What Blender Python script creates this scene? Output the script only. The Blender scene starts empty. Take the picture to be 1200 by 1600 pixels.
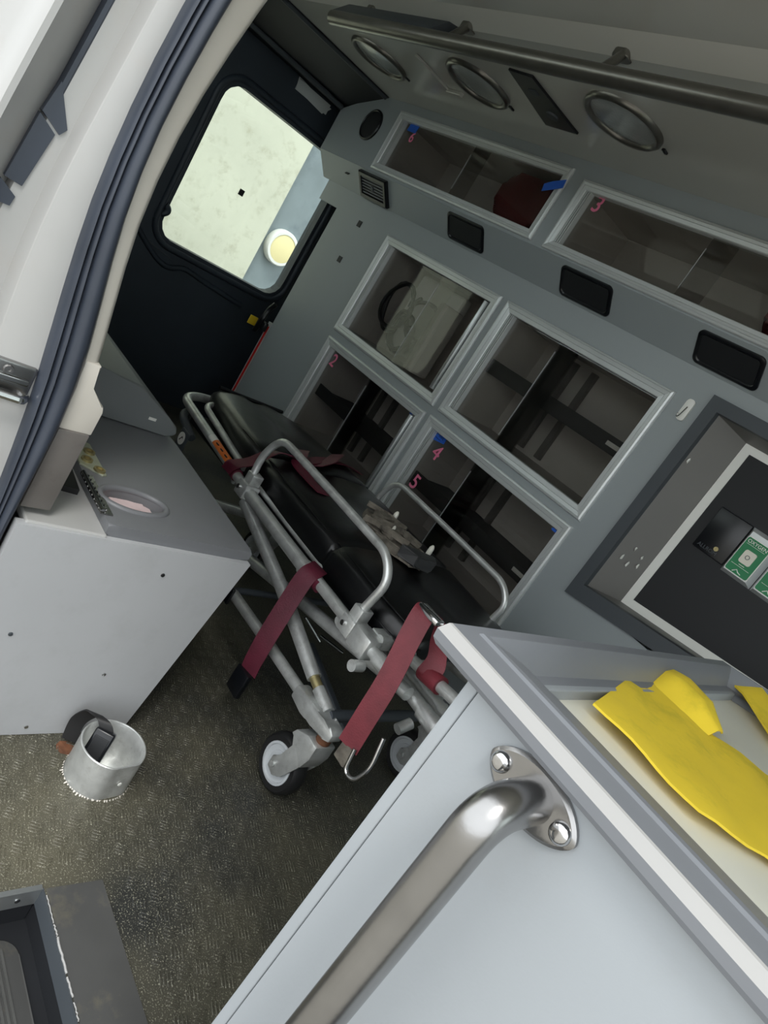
import bpy, bmesh, math, random
from mathutils import Vector, Matrix
random.seed(7)
scene = bpy.context.scene
COL = scene.collection

# ------------------------------------------------------------------ camera, light, exposure
cam_d = bpy.data.cameras.new('camera'); cam = bpy.data.objects.new('camera', cam_d); COL.objects.link(cam)
cam_d.sensor_fit = 'VERTICAL'; cam_d.sensor_height = 36.0; cam_d.lens = 36.0*1085.15/1600.0
cam_d.clip_start = 0.02; cam_d.clip_end = 100
cam.matrix_world = Matrix(((0.53728572, -0.55333246, 0.63651178, 0.0),
                           (0.65733812, -0.19811263, -0.72708871, 0.0),
                           (0.5284228, 0.80905783, 0.25728343, 1.0),
                           (0, 0, 0, 1)))
scene.camera = cam
w = bpy.data.worlds.new('overcast_sky'); scene.world = w; w.use_nodes = True
wn = w.node_tree.nodes; wl = w.node_tree.links; wn.clear()
bg = wn.new('ShaderNodeBackground'); wo = wn.new('ShaderNodeOutputWorld')
bg.inputs['Color'].default_value = (0.93, 0.97, 1.0, 1); bg.inputs['Strength'].default_value = 1.15
wl.new(bg.outputs[0], wo.inputs[0])
sd = bpy.data.lights.new('sun', 'SUN'); sd.energy = 0.8; sd.angle = math.radians(16); sd.color = (1, .975, .93)
sun = bpy.data.objects.new('sun', sd); COL.objects.link(sun)
sun.rotation_euler = Vector((-0.38, 0.40, -0.83)).to_track_quat('-Z', 'Y').to_euler(); sun.location = (2, -2, 5)
vs = scene.view_settings
vs.view_transform = 'Standard'; vs.look = 'None'; vs.gamma = 1.0; vs.use_curve_mapping = False; vs.exposure = 1.1
scene.cycles.max_bounces = 10; scene.cycles.diffuse_bounces = 6; scene.cycles.transparent_max_bounces = 16
scene.cycles.sample_clamp_indirect = 4.0

# ------------------------------------------------------------------ materials
def srgb(c):
    return tuple(((v/255)/12.92 if v/255 <= .04045 else ((v/255+.055)/1.055)**2.4) for v in c)
MATS = {}
def mat(name, col, rough=.5, metal=0., var=.08, scale=8., bump=0., bscale=60., spec=.5, dirt=None, dscale=5., damt=.4, coat=0.):
    m = bpy.data.materials.new(name); m.use_nodes = True; nt = m.node_tree; N = nt.nodes; L = nt.links
    b = N['Principled BSDF']; c = srgb(col)
    b.inputs['Roughness'].default_value = rough; b.inputs['Metallic'].default_value = metal
    b.inputs['Specular IOR Level'].default_value = spec; b.inputs['Coat Weight'].default_value = coat
    tc = N.new('ShaderNodeTexCoord')
    n1 = N.new('ShaderNodeTexNoise'); n1.inputs['Scale'].default_value = scale; n1.inputs['Detail'].default_value = 6
    L.new(tc.outputs['Object'], n1.inputs['Vector'])
    r = N.new('ShaderNodeValToRGB')
    r.color_ramp.elements[0].position = .3; r.color_ramp.elements[1].position = .7
    r.color_ramp.elements[0].color = tuple(v*(1-var) for v in c)+(1,); r.color_ramp.elements[1].color = tuple(min(1, v*(1+var)) for v in c)+(1,)
    L.new(n1.outputs['Fac'], r.inputs['Fac']); out = r.outputs['Color']
    if dirt:
        n2 = N.new('ShaderNodeTexNoise'); n2.inputs['Scale'].default_value = dscale; n2.inputs['Detail'].default_value = 9; n2.inputs['Roughness'].default_value = .7
        L.new(tc.outputs['Object'], n2.inputs['Vector'])
        r2 = N.new('ShaderNodeValToRGB'); r2.color_ramp.elements[0].position = .52; r2.color_ramp.elements[1].position = .75
        r2.color_ramp.elements[0].color = (0, 0, 0, 1); r2.color_ramp.elements[1].color = (damt,)*3+(1,)
        L.new(n2.outputs['Fac'], r2.inputs['Fac'])
        mx = N.new('ShaderNodeMixRGB'); mx.inputs[2].default_value = srgb(dirt)+(1,)
        L.new(r2.outputs['Color'], mx.inputs[0]); L.new(out, mx.inputs[1]); out = mx.outputs[0]
    L.new(out, b.inputs['Base Color'])
    if bump:
        n3 = N.new('ShaderNodeTexNoise'); n3.inputs['Scale'].default_value = bscale; n3.inputs['Detail'].default_value = 4
        L.new(tc.outputs['Object'], n3.inputs['Vector'])
        bp = N.new('ShaderNodeBump'); bp.inputs['Strength'].default_value = bump; bp.inputs['Distance'].default_value = .004
        L.new(n3.outputs['Fac'], bp.inputs['Height']); L.new(bp.outputs[0], b.inputs['Normal'])
    MATS[name] = m; return m
def glass(name, tint, refl=.08, rough=.02):
    m = bpy.data.materials.new(name); m.use_nodes = True; nt = m.node_tree; N = nt.nodes; L = nt.links
    N.remove(N['Principled BSDF']); o = N['Material Output']
    t = N.new('ShaderNodeBsdfTransparent'); g = N.new('ShaderNodeBsdfGlossy'); mx = N.new('ShaderNodeMixShader'); fr = N.new('ShaderNodeFresnel')
    ge = N.new('ShaderNodeNewGeometry'); mr = N.new('ShaderNodeMapRange'); mr.inputs['To Min'].default_value = 1.42; mr.inputs['To Max'].default_value = 1/1.42
    L.new(ge.outputs['Backfacing'], mr.inputs['Value']); L.new(mr.outputs[0], fr.inputs['IOR'])
    n = N.new('ShaderNodeTexNoise'); n.inputs['Scale'].default_value = 6; r = N.new('ShaderNodeValToRGB')
    r.color_ramp.elements[0].color = tuple(v*.94 for v in tint)+(1,); r.color_ramp.elements[1].color = tuple(tint)+(1,)
    L.new(n.outputs['Fac'], r.inputs['Fac']); L.new(r.outputs['Color'], t.inputs['Color'])
    g.inputs['Roughness'].default_value = rough; g.inputs['Color'].default_value = (1, 1, 1, 1)
    L.new(fr.outputs[0], mx.inputs[0]); L.new(t.outputs[0], mx.inputs[1]); L.new(g.outputs[0], mx.inputs[2]); L.new(mx.outputs[0], o.inputs[0])
    MATS[name] = m; return m

mat('wall_grey', (148, 155, 157), .42, var=.03, scale=3, bump=.03, bscale=300)
mat('ceil_grey', (194, 194, 188), .16, var=.03, scale=2, bump=.02, bscale=12)
mat('panel_grey', (152, 157, 161), .45, var=.03, scale=4, bump=.03, bscale=250, dirt=(140, 138, 130), dscale=7, damt=.15)
mat('bench_grey', (174, 176, 178), .5, var=.03, scale=4, dirt=(120, 118, 112), dscale=9, damt=.15)
mat('lid_grey', (114, 116, 119), .42, var=.04, scale=6, bump=.05, bscale=350)
mat('vinyl_grey', (118, 122, 123), .45, var=.04, scale=5, bump=.06, bscale=400)
mat('white_paint', (172, 172, 170), .32, var=.03, scale=4, dirt=(170, 160, 150), dscale=8, damt=.35)
mat('cream_trim', (208, 203, 193), .4, var=.04, scale=8)
mat('rubber_seal', (56, 62, 73), .38, var=.15, scale=10)
mat('door_dark', (42, 50, 59), .5, var=.12, scale=6, bump=.05, bscale=300)
mat('header_dark', (16, 19, 24), .5, var=.1, scale=6)
mat('taupe_plastic', (108, 104, 100), .35, var=.12, scale=9, dirt=(70, 66, 62), dscale=14, damt=.4)
mat('black_plastic', (16, 18, 22), .3, var=.1)
mat('black_matte', (22, 24, 27), .6, var=.1)
mat('dark_frame', (66, 71, 76), .5, var=.05)
mat('aluminium', (186, 190, 190), .32, .85, var=.08, scale=14, bump=.04, bscale=120)
mat('alu_frame', (208, 212, 212), .36, .35, var=.05, scale=6)
mat('worn_alu', (208, 210, 208), .34, .6, var=.18, scale=25, bump=.12, bscale=140, dirt=(110, 106, 98), dscale=30, damt=.45)
mat('steel_brushed', (158, 157, 156), .27, 1., var=.1, scale=20, bump=.03, bscale=200)
mat('chrome', (200, 200, 200), .12, 1., var=.03)
mat('rail_dark', (120, 118, 112), .3, .8, var=.1, scale=20)
mat('vinyl_black', (9, 10, 12), .33, var=.15, scale=6, bump=.25, bscale=22)
mat('maroon_strap', (88, 22, 42), .55, var=.18, scale=30, bump=.2, bscale=300)
mat('red_strap', (122, 44, 54), .55, var=.15, scale=30, bump=.2, bscale=300, dirt=(110, 40, 50), dscale=9, damt=.5)
mat('yellow_cloth', (242, 212, 58), .6, var=.08, scale=9, bump=.25, bscale=14, dirt=(176, 164, 40), dscale=12, damt=.6)
mat('tray_white', (226, 225, 212), .4, var=.03)
mat('rim_white', (158, 157, 155), .35, var=.03)
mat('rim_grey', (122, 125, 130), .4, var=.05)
mat('cab_inside', (204, 200, 194), .6, var=.06, scale=5)
mat('recess_grey', (112, 110, 107), .5, var=.05, scale=5)
mat('shelf_dark', (52, 53, 54), .5, var=.1)
mat('rubber_black', (24, 24, 25), .55, var=.15, scale=20)
mat('wheel_grey', (190, 194, 197), .45, var=.05)
mat('blue_tape', (30, 90, 190), .6, var=.1, scale=30)
mat('pink_paint', (226, 118, 152), .6, var=.06)
mat('green_label', (22, 122, 74), .45, var=.05)
mat('label_white', (232, 232, 226), .5, var=.03)
mat('beige_button', (222, 218, 204), .4, var=.03)
mat('orange_label', (208, 108, 40), .5, var=.08)
mat('red_bag', (92, 12, 18), .6, var=.15, scale=12, bump=.2)
mat('red_plastic', (200, 30, 22), .4, var=.08)
mat('yellow_plastic', (222, 190, 40), .4, var=.08)
mat('brass', (176, 164, 120), .4, .8, var=.15, scale=40)
mat('rust', (104, 66, 44), .8, var=.4, scale=40)
mat('rusty_iron', (112, 106, 96), .8, .1, var=.5, scale=40, bump=.8, bscale=90)
mat('pale_tip', (226, 224, 212), .5, var=.05)
mat('plaster_wall', (206, 206, 188), .9, var=.08, scale=1.5, bump=.7, bscale=9, dirt=(160, 154, 130), dscale=11, damt=.6)
mat('grey_wall', (132, 142, 146), .9, var=.12, scale=4, bump=.3, bscale=12, dirt=(96, 106, 116), dscale=3, damt=.8)
mat('ground', (150, 146, 138), .9, var=.12, scale=3)
mat('fix_yellow', (236, 222, 168), .4, var=.04)
mat('lens', (150, 154, 154), .18, var=.08, scale=20, bump=.2, bscale=160, coat=.4)
mat('paper_pink', (216, 196, 196), .7, var=.1, scale=30)
mat('smooth_rubber', (76, 76, 75), .5, var=.12, scale=9, dirt=(150, 140, 110), dscale=7, damt=.45)
mat('dark_well', (22, 24, 28), .6, var=.15)
mat('step_ribbed', (74, 74, 72), .6, var=.15, scale=20)
mat('zinc_plate', (196, 200, 176), .4, .5, var=.1, scale=20)
glass('smoked_glass', (.80, .795, .785))
glass('dark_stile', (.45, .45, .45))
glass('clear_glass', (.93, .97, .95))

def floor_material():
    m = bpy.data.materials.new('floor_rubber'); m.use_nodes = True; nt = m.node_tree; N = nt.nodes; L = nt.links
    b = N['Principled BSDF']; b.inputs['Roughness'].default_value = .45
    tc = N.new('ShaderNodeTexCoord')
    big = N.new('ShaderNodeTexNoise'); big.inputs['Scale'].default_value = 3.2; big.inputs['Detail'].default_value = 8
    fine = N.new('ShaderNodeTexNoise'); fine.inputs['Scale'].default_value = 420; fine.inputs['Detail'].default_value = 2
    for n in (big, fine): L.new(tc.outputs['Object'], n.inputs['Vector'])
    r = N.new('ShaderNodeValToRGB'); e = r.color_ramp.elements
    e[0].position = .38; e[0].color = srgb((46, 47, 45))+(1,); e[1].position = .72; e[1].color = srgb((98, 94, 78))+(1,)
    L.new(big.outputs['Fac'], r.inputs['Fac'])
    f = N.new('ShaderNodeValToRGB'); f.color_ramp.elements[0].position = .58; f.color_ramp.elements[1].position = .70
    f.color_ramp.elements[0].color = (0, 0, 0, 1); f.color_ramp.elements[1].color = (.75, .75, .75, 1)
    L.new(fine.outputs['Fac'], f.inputs['Fac'])
    mx = N.new('ShaderNodeMixRGB'); mx.inputs[2].default_value = srgb((178, 176, 156))+(1,)
    L.new(f.outputs['Color'], mx.inputs[0]); L.new(r.outputs['Color'], mx.inputs[1]); L.new(mx.outputs[0], b.inputs['Base Color'])
    bp = N.new('ShaderNodeBump'); bp.inputs['Strength'].default_value = .4; bp.inputs['Distance'].default_value = .002
    L.new(fine.outputs['Fac'], bp.inputs['Height']); L.new(bp.outputs[0], b.inputs['Normal'])
    MATS['floor_rubber'] = m
floor_material()

# ------------------------------------------------------------------ mesh helpers (all in metres, world axes)
def B(): return bmesh.new()
def box(bm, x0, x1, y0, y1, z0, z1, bev=0., seg=2):
    vs_ = [bm.verts.new(p) for p in ((x0,y0,z0),(x1,y0,z0),(x1,y1,z0),(x0,y1,z0),(x0,y0,z1),(x1,y0,z1),(x1,y1,z1),(x0,y1,z1))]
    fs = [bm.faces.new([vs_[i] for i in q]) for q in ((3,2,1,0),(4,5,6,7),(0,1,5,4),(1,2,6,5),(2,3,7,6),(3,0,4,7))]
    if bev:
        es = list({e for f in fs for e in f.edges})
        bmesh.ops.bevel(bm, geom=es, offset=bev, segments=seg, profile=.5, affect='EDGES')
    return bm
def P3(axis, a, u, v):
    return (a, u, v) if axis == 'x' else ((u, a, v) if axis == 'y' else (u, v, a))
def prism(bm, pts, axis, a0, a1, bev=0., seg=2):
    lo = [bm.verts.new(P3(axis, a0, *p)) for p in pts]; hi = [bm.verts.new(P3(axis, a1, *p)) for p in pts]
    n = len(pts); fs = [bm.faces.new(lo[::-1]), bm.faces.new(hi)]
    for i in range(n): fs.append(bm.faces.new((lo[i], lo[(i+1) % n], hi[(i+1) % n], hi[i])))
    if bev:
        bmesh.ops.bevel(bm, geom=list({e for f in fs for e in f.edges}), offset=bev, segments=seg, profile=.5, affect='EDGES')
    return bm
def fillet(pts, r, n=6):
    pts = [Vector(p) for p in pts]
    if r <= 0: return pts
    out = [pts[0]]
    for i in range(1, len(pts)-1):
        a, b, c = pts[i-1], pts[i], pts[i+1]
        u = (a-b); v = (c-b); lu = u.length; lv = v.length
        d = min(r, lu*.48, lv*.48); p = b+u.normalized()*d; q = b+v.normalized()*d
        for k in range(n+1):
            t = k/n; out.append(p*(1-t)**2 + b*2*t*(1-t) + q*t*t)
    out.append(pts[-1]); return out
def tube(bm, pts, r, fil=0., seg=12, closed=False, fn=6):
    pts = fillet(pts, fil, fn); n = len(pts)
    rs = r if isinstance(r, (list, tuple)) else [r]*n
    if len(rs) != n: rs = [rs[0]+(rs[-1]-rs[0])*i/(n-1) for i in range(n)]
    T = []
    for i in range(n):
        if closed: t = pts[(i+1) % n]-pts[i-1]
        else: t = pts[min(i+1, n-1)]-pts[max(i-1, 0)]
        T.append(t.normalized())
    up = Vector((0, 0, 1)) if abs(T[0].z) < .9 else Vector((1, 0, 0))
    N_ = (up-T[0]*up.dot(T[0])).normalized(); rings = []
    for i in range(n):
        N_ = (N_-T[i]*N_.dot(T[i])).normalized(); Bn = T[i].cross(N_)
        rings.append([bm.verts.new(pts[i]+(N_*math.cos(2*math.pi*k/seg)+Bn*math.sin(2*math.pi*k/seg))*rs[i]) for k in range(seg)])
    m = n if closed else n-1
    for i in range(m):
        a, b = rings[i], rings[(i+1) % n]
        for k in range(seg): bm.faces.new((a[k], a[(k+1) % seg], b[(k+1) % seg], b[k]))
    if not closed:
        bm.faces.new(rings[0][::-1]); bm.faces.new(rings[-1])
    return bm
def lathe(bm, prof, c, axis=(0, 0, 1), seg=32):
    ax = Vector(axis).normalized(); up = Vector((0, 0, 1)) if abs(ax.z) < .9 else Vector((1, 0, 0))
    u = (up-ax*up.dot(ax)).normalized(); v = ax.cross(u); c = Vector(c); rings = []
    for (r, h) in prof:
        if r < 1e-6: rings.append([bm.verts.new(c+ax*h)])
        else: rings.append([bm.verts.new(c+ax*h+(u*math.cos(2*math.pi*k/seg)+v*math.sin(2*math.pi*k/seg))*r) for k in range(seg)])
    for a, b in zip(rings, rings[1:]):
        if len(a) == 1 and len(b) == 1: continue
        for k in range(seg):
            k2 = (k+1) % seg
            if len(a) == 1: bm.faces.new((a[0], b[k2], b[k]))
            elif len(b) == 1: bm.faces.new((a[k], a[k2], b[0]))
            else: bm.faces.new((a[k], a[k2], b[k2], b[k]))
    return bm
def ribbon(bm, pts, wdirs, width, th=.002, fil=.03, n=6):
    """webbing strap: flat band swept along pts; wdirs one width direction or one per point"""
    P = [Vector(p) for p in pts]
    Wd = [Vector(d).normalized() for d in wdirs] if isinstance(wdirs[0], (list, tuple, Vector)) else [Vector(wdirs).normalized()]*len(P)
    Q = []; WW = []
    for i in range(len(P)-1):                                   # Catmull-Rom
        p0 = P[max(i-1, 0)]; p1 = P[i]; p2 = P[i+1]; p3 = P[min(i+2, len(P)-1)]
        for k in range(n + (1 if i == len(P)-2 else 0)):
            t = k/n
            Q.append(.5*((2*p1)+(p2-p0)*t+(2*p0-5*p1+4*p2-p3)*t*t+(3*p1-p0-3*p2+p3)*t**3)); WW.append((Wd[i]*(1-t)+Wd[i+1]*t).normalized())
    rows = []
    for i, q in enumerate(Q):
        t = (Q[min(i+1, len(Q)-1)]-Q[max(i-1, 0)]).normalized(); wv = WW[i]; nn = t.cross(wv).normalized()
        rows.append([bm.verts.new(q+wv*(width/2*sx)+nn*(th/2*sn)) for sx, sn in ((-1, -1), (1, -1), (1, 1), (-1, 1))])
    for a, b in zip(rows, rows[1:]):
        for k in range(4): bm.faces.new((a[k], a[(k+1) % 4], b[(k+1) % 4], b[k]))
    bm.faces.new(rows[0][::-1]); bm.faces.new(rows[-1]); return bm
def rrect(u0, u1, v0, v1, r, n=7):
    o = []
    for cu, cv, a0 in ((u1-r, v1-r, 0), (u0+r, v1-r, 90), (u0+r, v0+r, 180), (u1-r, v0+r, 270)):
        for k in range(n+1):
            a = math.radians(a0+90*k/n); o.append((cu+r*math.cos(a), cv+r*math.sin(a)))
    return o
def loops(bm, ls, closed_ends=(False, False), wrap=False):
    R_ = [[bm.verts.new(p) for p in l] for l in ls]; n = len(ls[0])
    for a, b in zip(R_, R_[1:]):
        for k in range(n): bm.faces.new((a[k], a[(k+1) % n], b[(k+1) % n], b[k]))
    if wrap:
        a, b = R_[-1], R_[0]
        for k in range(n): bm.faces.new((a[k], a[(k+1) % n], b[(k+1) % n], b[k]))
    if closed_ends[0]: bm.faces.new(R_[0][::-1])
    if closed_ends[1]: bm.faces.new(R_[-1])
    return bm
def holed(bm, axis, a0, a1, u0, u1, v0, v1, holes):
    """slab between a0 and a1 along axis with rectangular holes"""
    us = sorted({u0, u1, *[h[0] for h in holes], *[h[1] for h in holes]}); us = [u for u in us if u0-1e-9 <= u <= u1+1e-9]
    for ua, ub in zip(us, us[1:]):
        m = (ua+ub)/2; segs = sorted((h[2], h[3]) for h in holes if h[0] < m < h[1]); v = v0
        for s0, s1 in segs+[(v1, v1)]:
            if s0-v > 1e-6: prism(bm, [(ua, v), (ub, v), (ub, s0), (ua, s0)], axis, a0, a1)
            v = max(v, s1)
    bmesh.ops.remove_doubles(bm, verts=bm.verts[:], dist=1e-5)
    return bm
def ring_hole(bm, axis, a0, a1, outer, inner_fn, n=96):
    """slab with a round-cornered hole; outer rect (u0,u1,v0,v1); inner_fn(angle)->(u,v)"""
    u0, u1, v0, v1 = outer; c = inner_fn(None)
    angs = [2*math.pi*k/n for k in range(n)]+[math.atan2(v-c[1], u-c[0]) % (2*math.pi) for u in (u0, u1) for v in (v0, v1)]
    angs = sorted(set(round(a, 6) for a in angs)); O_ = []; I_ = []
    for a in angs:
        dx, dy = math.cos(a), math.sin(a)
        t = min([((u1 if dx > 0 else u0)-c[0])/dx if abs(dx) > 1e-9 else 1e9, ((v1 if dy > 0 else v0)-c[1])/dy if abs(dy) > 1e-9 else 1e9])
        O_.append((c[0]+dx*t, c[1]+dy*t)); I_.append(inner_fn(a))
    f = lambda l, a: [P3(axis, a, *p) for p in l]
    return loops(bm, [f(O_, a0), f(I_, a0), f(I_, a1), f(O_, a1)], wrap=True)
def rr_fn(u0, u1, v0, v1, r):
    c = ((u0+u1)/2, (v0+v1)/2); hu = (u1-u0)/2; hv = (v1-v0)/2
    def fn(a):
        if a is None: return c
        dx, dy = math.cos(a), math.sin(a); lo, hi = 0., 2*(hu+hv)
        for _ in range(40):
            t = (lo+hi)/2; x = abs(dx*t)-(hu-r); y = abs(dy*t)-(hv-r)
            d = math.hypot(max(x, 0), max(y, 0))+min(max(x, y), 0)-r
            if d < 0: lo = t
            else: hi = t
        return (c[0]+dx*lo, c[1]+dy*lo)
    return fn
def rect_ring(bm, axis, x0, x1, z0, z1, prof):
    """picture-frame with cross-section prof = [(inset, depth)], closed"""
    ls = [[P3(axis, d, *p) for p in ((x0+i, z0+i), (x1-i, z0+i), (x1-i, z1-i), (x0+i, z1-i))] for i, d in prof]
    return loops(bm, ls, wrap=True)
def jitter(bm, amt):
    for v in bm.verts: v.co += Vector((random.uniform(-amt, amt), random.uniform(-amt, amt), random.uniform(-amt, amt)))

# ------------------------------------------------------------------ object helpers
def thing(name, label, cat, loc, group=None, kind=None):
    o = bpy.data.objects.new(name, None); COL.objects.link(o); o.location = loc; o.empty_display_size = .05
    tag(o, label, cat, group, kind); return o
def tag(o, label=None, cat=None, group=None, kind=None):
    if label: o['label'] = label
    if cat: o['category'] = cat
    if group: o['group'] = group
    if kind: o['kind'] = kind
    return o
def obj(name, bm, m, parent=None, label=None, smooth=None, kind=None):
    bmesh.ops.recalc_face_normals(bm, faces=bm.faces[:])
    me = bpy.data.meshes.new(name); bm.to_mesh(me); bm.free()
    if m: me.materials.append(MATS[m])
    if smooth is not None:
        for p in me.polygons: p.use_smooth = True
        try: me.set_sharp_from_angle(angle=math.radians(smooth))
        except Exception: pass
    o = bpy.data.objects.new(name, me); COL.objects.link(o)
    if parent is not None:
        o.parent = parent
        if parent.type == 'EMPTY': o.location = -parent.location
    if label: o['label'] = label
    if kind: o['kind'] = kind
    return o
def struct(name, bm, m, label, cat, smooth=None):
    return tag(obj(name, bm, m, None, smooth=smooth), label, cat, kind='structure')
def text_mesh(name, s, size, loc, rot, m, parent, th=.0006, shear=0., label=None, align='CENTER', bold=0.):
    cu = bpy.data.curves.new(name, 'FONT'); cu.body = s; cu.size = size; cu.extrude = th; cu.align_x = align; cu.align_y = 'CENTER'; cu.shear = shear; cu.offset = size*bold
    t = bpy.data.objects.new('tmp_text', cu); COL.objects.link(t); bpy.context.view_layer.update()
    me = bpy.data.meshes.new_from_object(t.evaluated_get(bpy.context.evaluated_depsgraph_get()))
    bpy.data.objects.remove(t); bpy.data.curves.remove(cu)
    me.transform(Matrix.Translation(loc) @ rot); me.materials.clear(); me.materials.append(MATS[m])
    o = bpy.data.objects.new(name, me); COL.objects.link(o); o.parent = parent
    if parent.type == 'EMPTY': o.location = -parent.location
    if label: o['label'] = label
    return o
WALLROT = Matrix.Rotation(math.radians(90), 4, 'X')

# ================================================================== THE SETTING
# ---- floor with the stepwell cut out
fb = B(); holed(fb, 'z', -.03, 0, -3.0, 1.3, .35, 2.1, [(-.628, .6, .35, .537)])
floor = struct('floor', fb, 'floor_rubber', 'dark speckled rubber floor with raised tread marks', 'floor')
tb = B(); pitch = .032
for i in range(-44, 4):
    for j in range(0, 29):
        cx = i*pitch; cy = .42+j*pitch
        if cx < -1.36 or cx > -.2 or cy < .45 or cy > 1.3: continue
        if cx > -.645 and cy < .645: continue
        a = math.radians(62 if (i+j) % 2 else -20)
        ux, uy = math.cos(a), math.sin(a)
        for k in (-1.5, -.5, .5, 1.5):
            ox, oy = cx-uy*k*.0062, cy+ux*k*.0062; h = .0115; t = .0013
            q = [(ox+ux*h-uy*t, oy+uy*h+ux*t), (ox-ux*h-uy*t, oy-uy*h+ux*t), (ox-ux*h+uy*t, oy-uy*h-ux*t), (ox+ux*h+uy*t, oy+uy*h-ux*t)]
            lo = [tb.verts.new((p[0], p[1], 0)) for p in q]; hi = [tb.verts.new((ox+(p[0]-ox)*.85, oy+(p[1]-oy)*.6, .0011)) for p in q]
            tb.faces.new(hi)
            for s in range(4): tb.faces.new((lo[s], lo[(s+1) % 4], hi[(s+1) % 4], hi[s]))
obj('tread_marks', tb, 'floor_rubber', floor, kind='stuff')
pb = B(); prism(pb, [(-.626, .539), (-.6225, .627), (.4, .629), (.4, .539)], 'z', -.004, .0025)
obj('smooth_patch', pb, 'smooth_rubber', floor, 'smooth worn rubber patch beside the step')
# ---- stepwell
st = thing('entry_step', 'recessed entry step with aluminium edge and ribbed rubber pad', 'step', (-.3, .45, -.07), kind='structure')
b = B(); box(b, -.66, .6, .2, .56, -.10, -.07); obj('step_floor', b, 'dark_well', st)
b = B(); box(b, -.63, .6, .5365, .5375, -.07, -.001); obj('side_riser', b, 'dark_well', st)
b = B(); box(b, -.629, .6, .5335, .5363, -.030, .0015); obj('edge_riser', b, 'dark_frame', st)
b = B(); prism(b, [(-.634, -.002), (-.634, .0025), (-.6255, .0025), (-.6255, -.03), (-.628, -.03), (-.628, -.002)], 'y', .2, .5345); obj('edge_trim', b, 'aluminium', st)
b = B(); box(b, -.63, -.6285, .2, .5345, -.07, -.003); obj('end_riser', b, 'dark_well', st)
b = B(); lathe(b, [(.004, 0), (.004, .0012), (0, .0018)], (-.6255, .503, -.014), (1, 0, 0), 12); obj('rivet', b, 'chrome', st)
for k, (xa, xb, wd) in enumerate(((-.615, -.57, .0018), (-.568, -.55, .0022), (-.548, -.495, .0035), (-.49, -.462, .003), (-.455, -.43, .002), (-.42, -.35, .003))):
    b = B(); n = 10; pts = []
    for i in range(n+1): pts.append((xa+(xb-xa)*i/n, .5375+random.uniform(-.0008, .0008), .0026))
    tube(b, pts, [wd*.5]*(n+1), seg=6); obj('sealant_bead', b, 'rim_white', st)
b = B(); prism(b, rrect(-.604, .3, .30, .516, .03), 'z', -.0705, -.066, .0015); pad = obj('step_pad', b, 'smooth_rubber', st, smooth=40)
b = B()
for k in range(26):
    y = .31+k*.0072
    if y < .496: box(b, -.588, .28, y, y+.0036, -.0662, -.0640)
obj('ribs', b, 'step_ribbed', pad, kind='stuff')

# ---- far wall with cupboard openings
WX0, WX1 = -2.69, 1.3
CAB = dict(A=(-2.285, -1.605, .772, 1.188), B=(-1.575, -.911, .772, 1.188), C=(-2.285, -1.615, .33, .742), D=(-1.59, -.916, .33, .748))
IN = .034
NICHE = (-.79, .2, .625, 1.2)
wb = B(); holed(wb, 'y', 1.75, 1.768, WX0, WX1, 0, 1.27, [(c[0]+IN, c[1]-IN, c[2]+IN, c[3]-IN) for c in CAB.values()]+[NICHE])
prism(wb, [(-2.845, 1.18), (-2.69, 1.18), (-2.69, 1.27), (-2.845, 1.27)], 'y', 1.75, 1.768)
wall = struct('wall_far', wb, 'wall_grey', 'pale grey side wall panel holding the sliding glass cabinets', 'wall')
b = B(); prism(b, [(1.748, 1.266), (1.752, 1.275), (1.674, 1.357), (1.668, 1.351)], 'x', -2.893, WX1)
obj('slanted_band', b, 'wall_grey', wall)
UPC = dict(six=(-2.49, -1.565, 1.361, 1.592), three=(-1.51, -.545, 1.357, 1.574))
b = B(); holed(b, 'y', 1.67, 1.686, -2.62, WX1, 1.353, 1.63, [(c[0]+.03, c[1]-.03, c[2]+.026, c[3]-.022) for c in UPC.values()])
prism(b, [(-2.895, 1.353), (-2.62, 1.353), (-2.62, 1.63), (-2.655, 1.63), (-2.895, 1.527)], 'y', 1.67, 1.686)
obj('locker_front', b, 'wall_grey', wall)
for (x, y, z, tilt) in ((-2.49, 1.749, 1.168, 0), (-2.489, 1.749, 1.01, 0), (-2.665, 1.7035, 1.3175, 1)):
    b = B(); box(b, -.0125, .0125, -.0015, .0015, -.0125, .0125)
    bmesh.ops.transform(b, matrix=Matrix.Translation((x, y, z)) @ Matrix.Rotation(math.radians(-43 if tilt else 0), 4, 'X'), verts=b.verts[:])
    obj('square_plug', b, 'black_matte', wall)
b = B(); box(b, -3.06, 1.36, 2.10, 2.13, -.1, 1.72); struct('wall_outer', b, 'white_paint', 'outer white side skin behind the cabinets', 'wall')
# ---- ceiling
cb = B(); prism(cb, [(1.67, 1.625), (1.135, 1.625), (1.095, 1.655), (.35, 1.66), (.35, 1.72), (2.1, 1.72), (2.1, 1.63), (1.67, 1.63)], 'x', -2.62, 1.3)
ceil = struct('ceiling', cb, 'ceil_grey', 'glossy grey moulded ceiling panel with lowered side strip', 'ceiling')
b = B(); prism(b, [(-3.0, 1.535), (-2.905, 1.535), (-2.62, 1.622), (-2.62, 1.72), (-3.0, 1.72)], 'y', .35, 2.1)
hd = struct('trim_1', b, 'header_dark', 'dark sloping header trim above the rear doors', 'trim')
b = B(); tube(b, [(-2.885, .36, 1.55), (-2.885, 1.664, 1.53)], .011, seg=10); obj('weather_strip', b, 'dark_frame', hd, smooth=40)
b = B(); tube(b, [(-2.63, .36, 1.617), (-2.63, 1.664, 1.617)], .008, seg=10); obj('edge_strip', b, 'dark_frame', hd, smooth=40)
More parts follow.
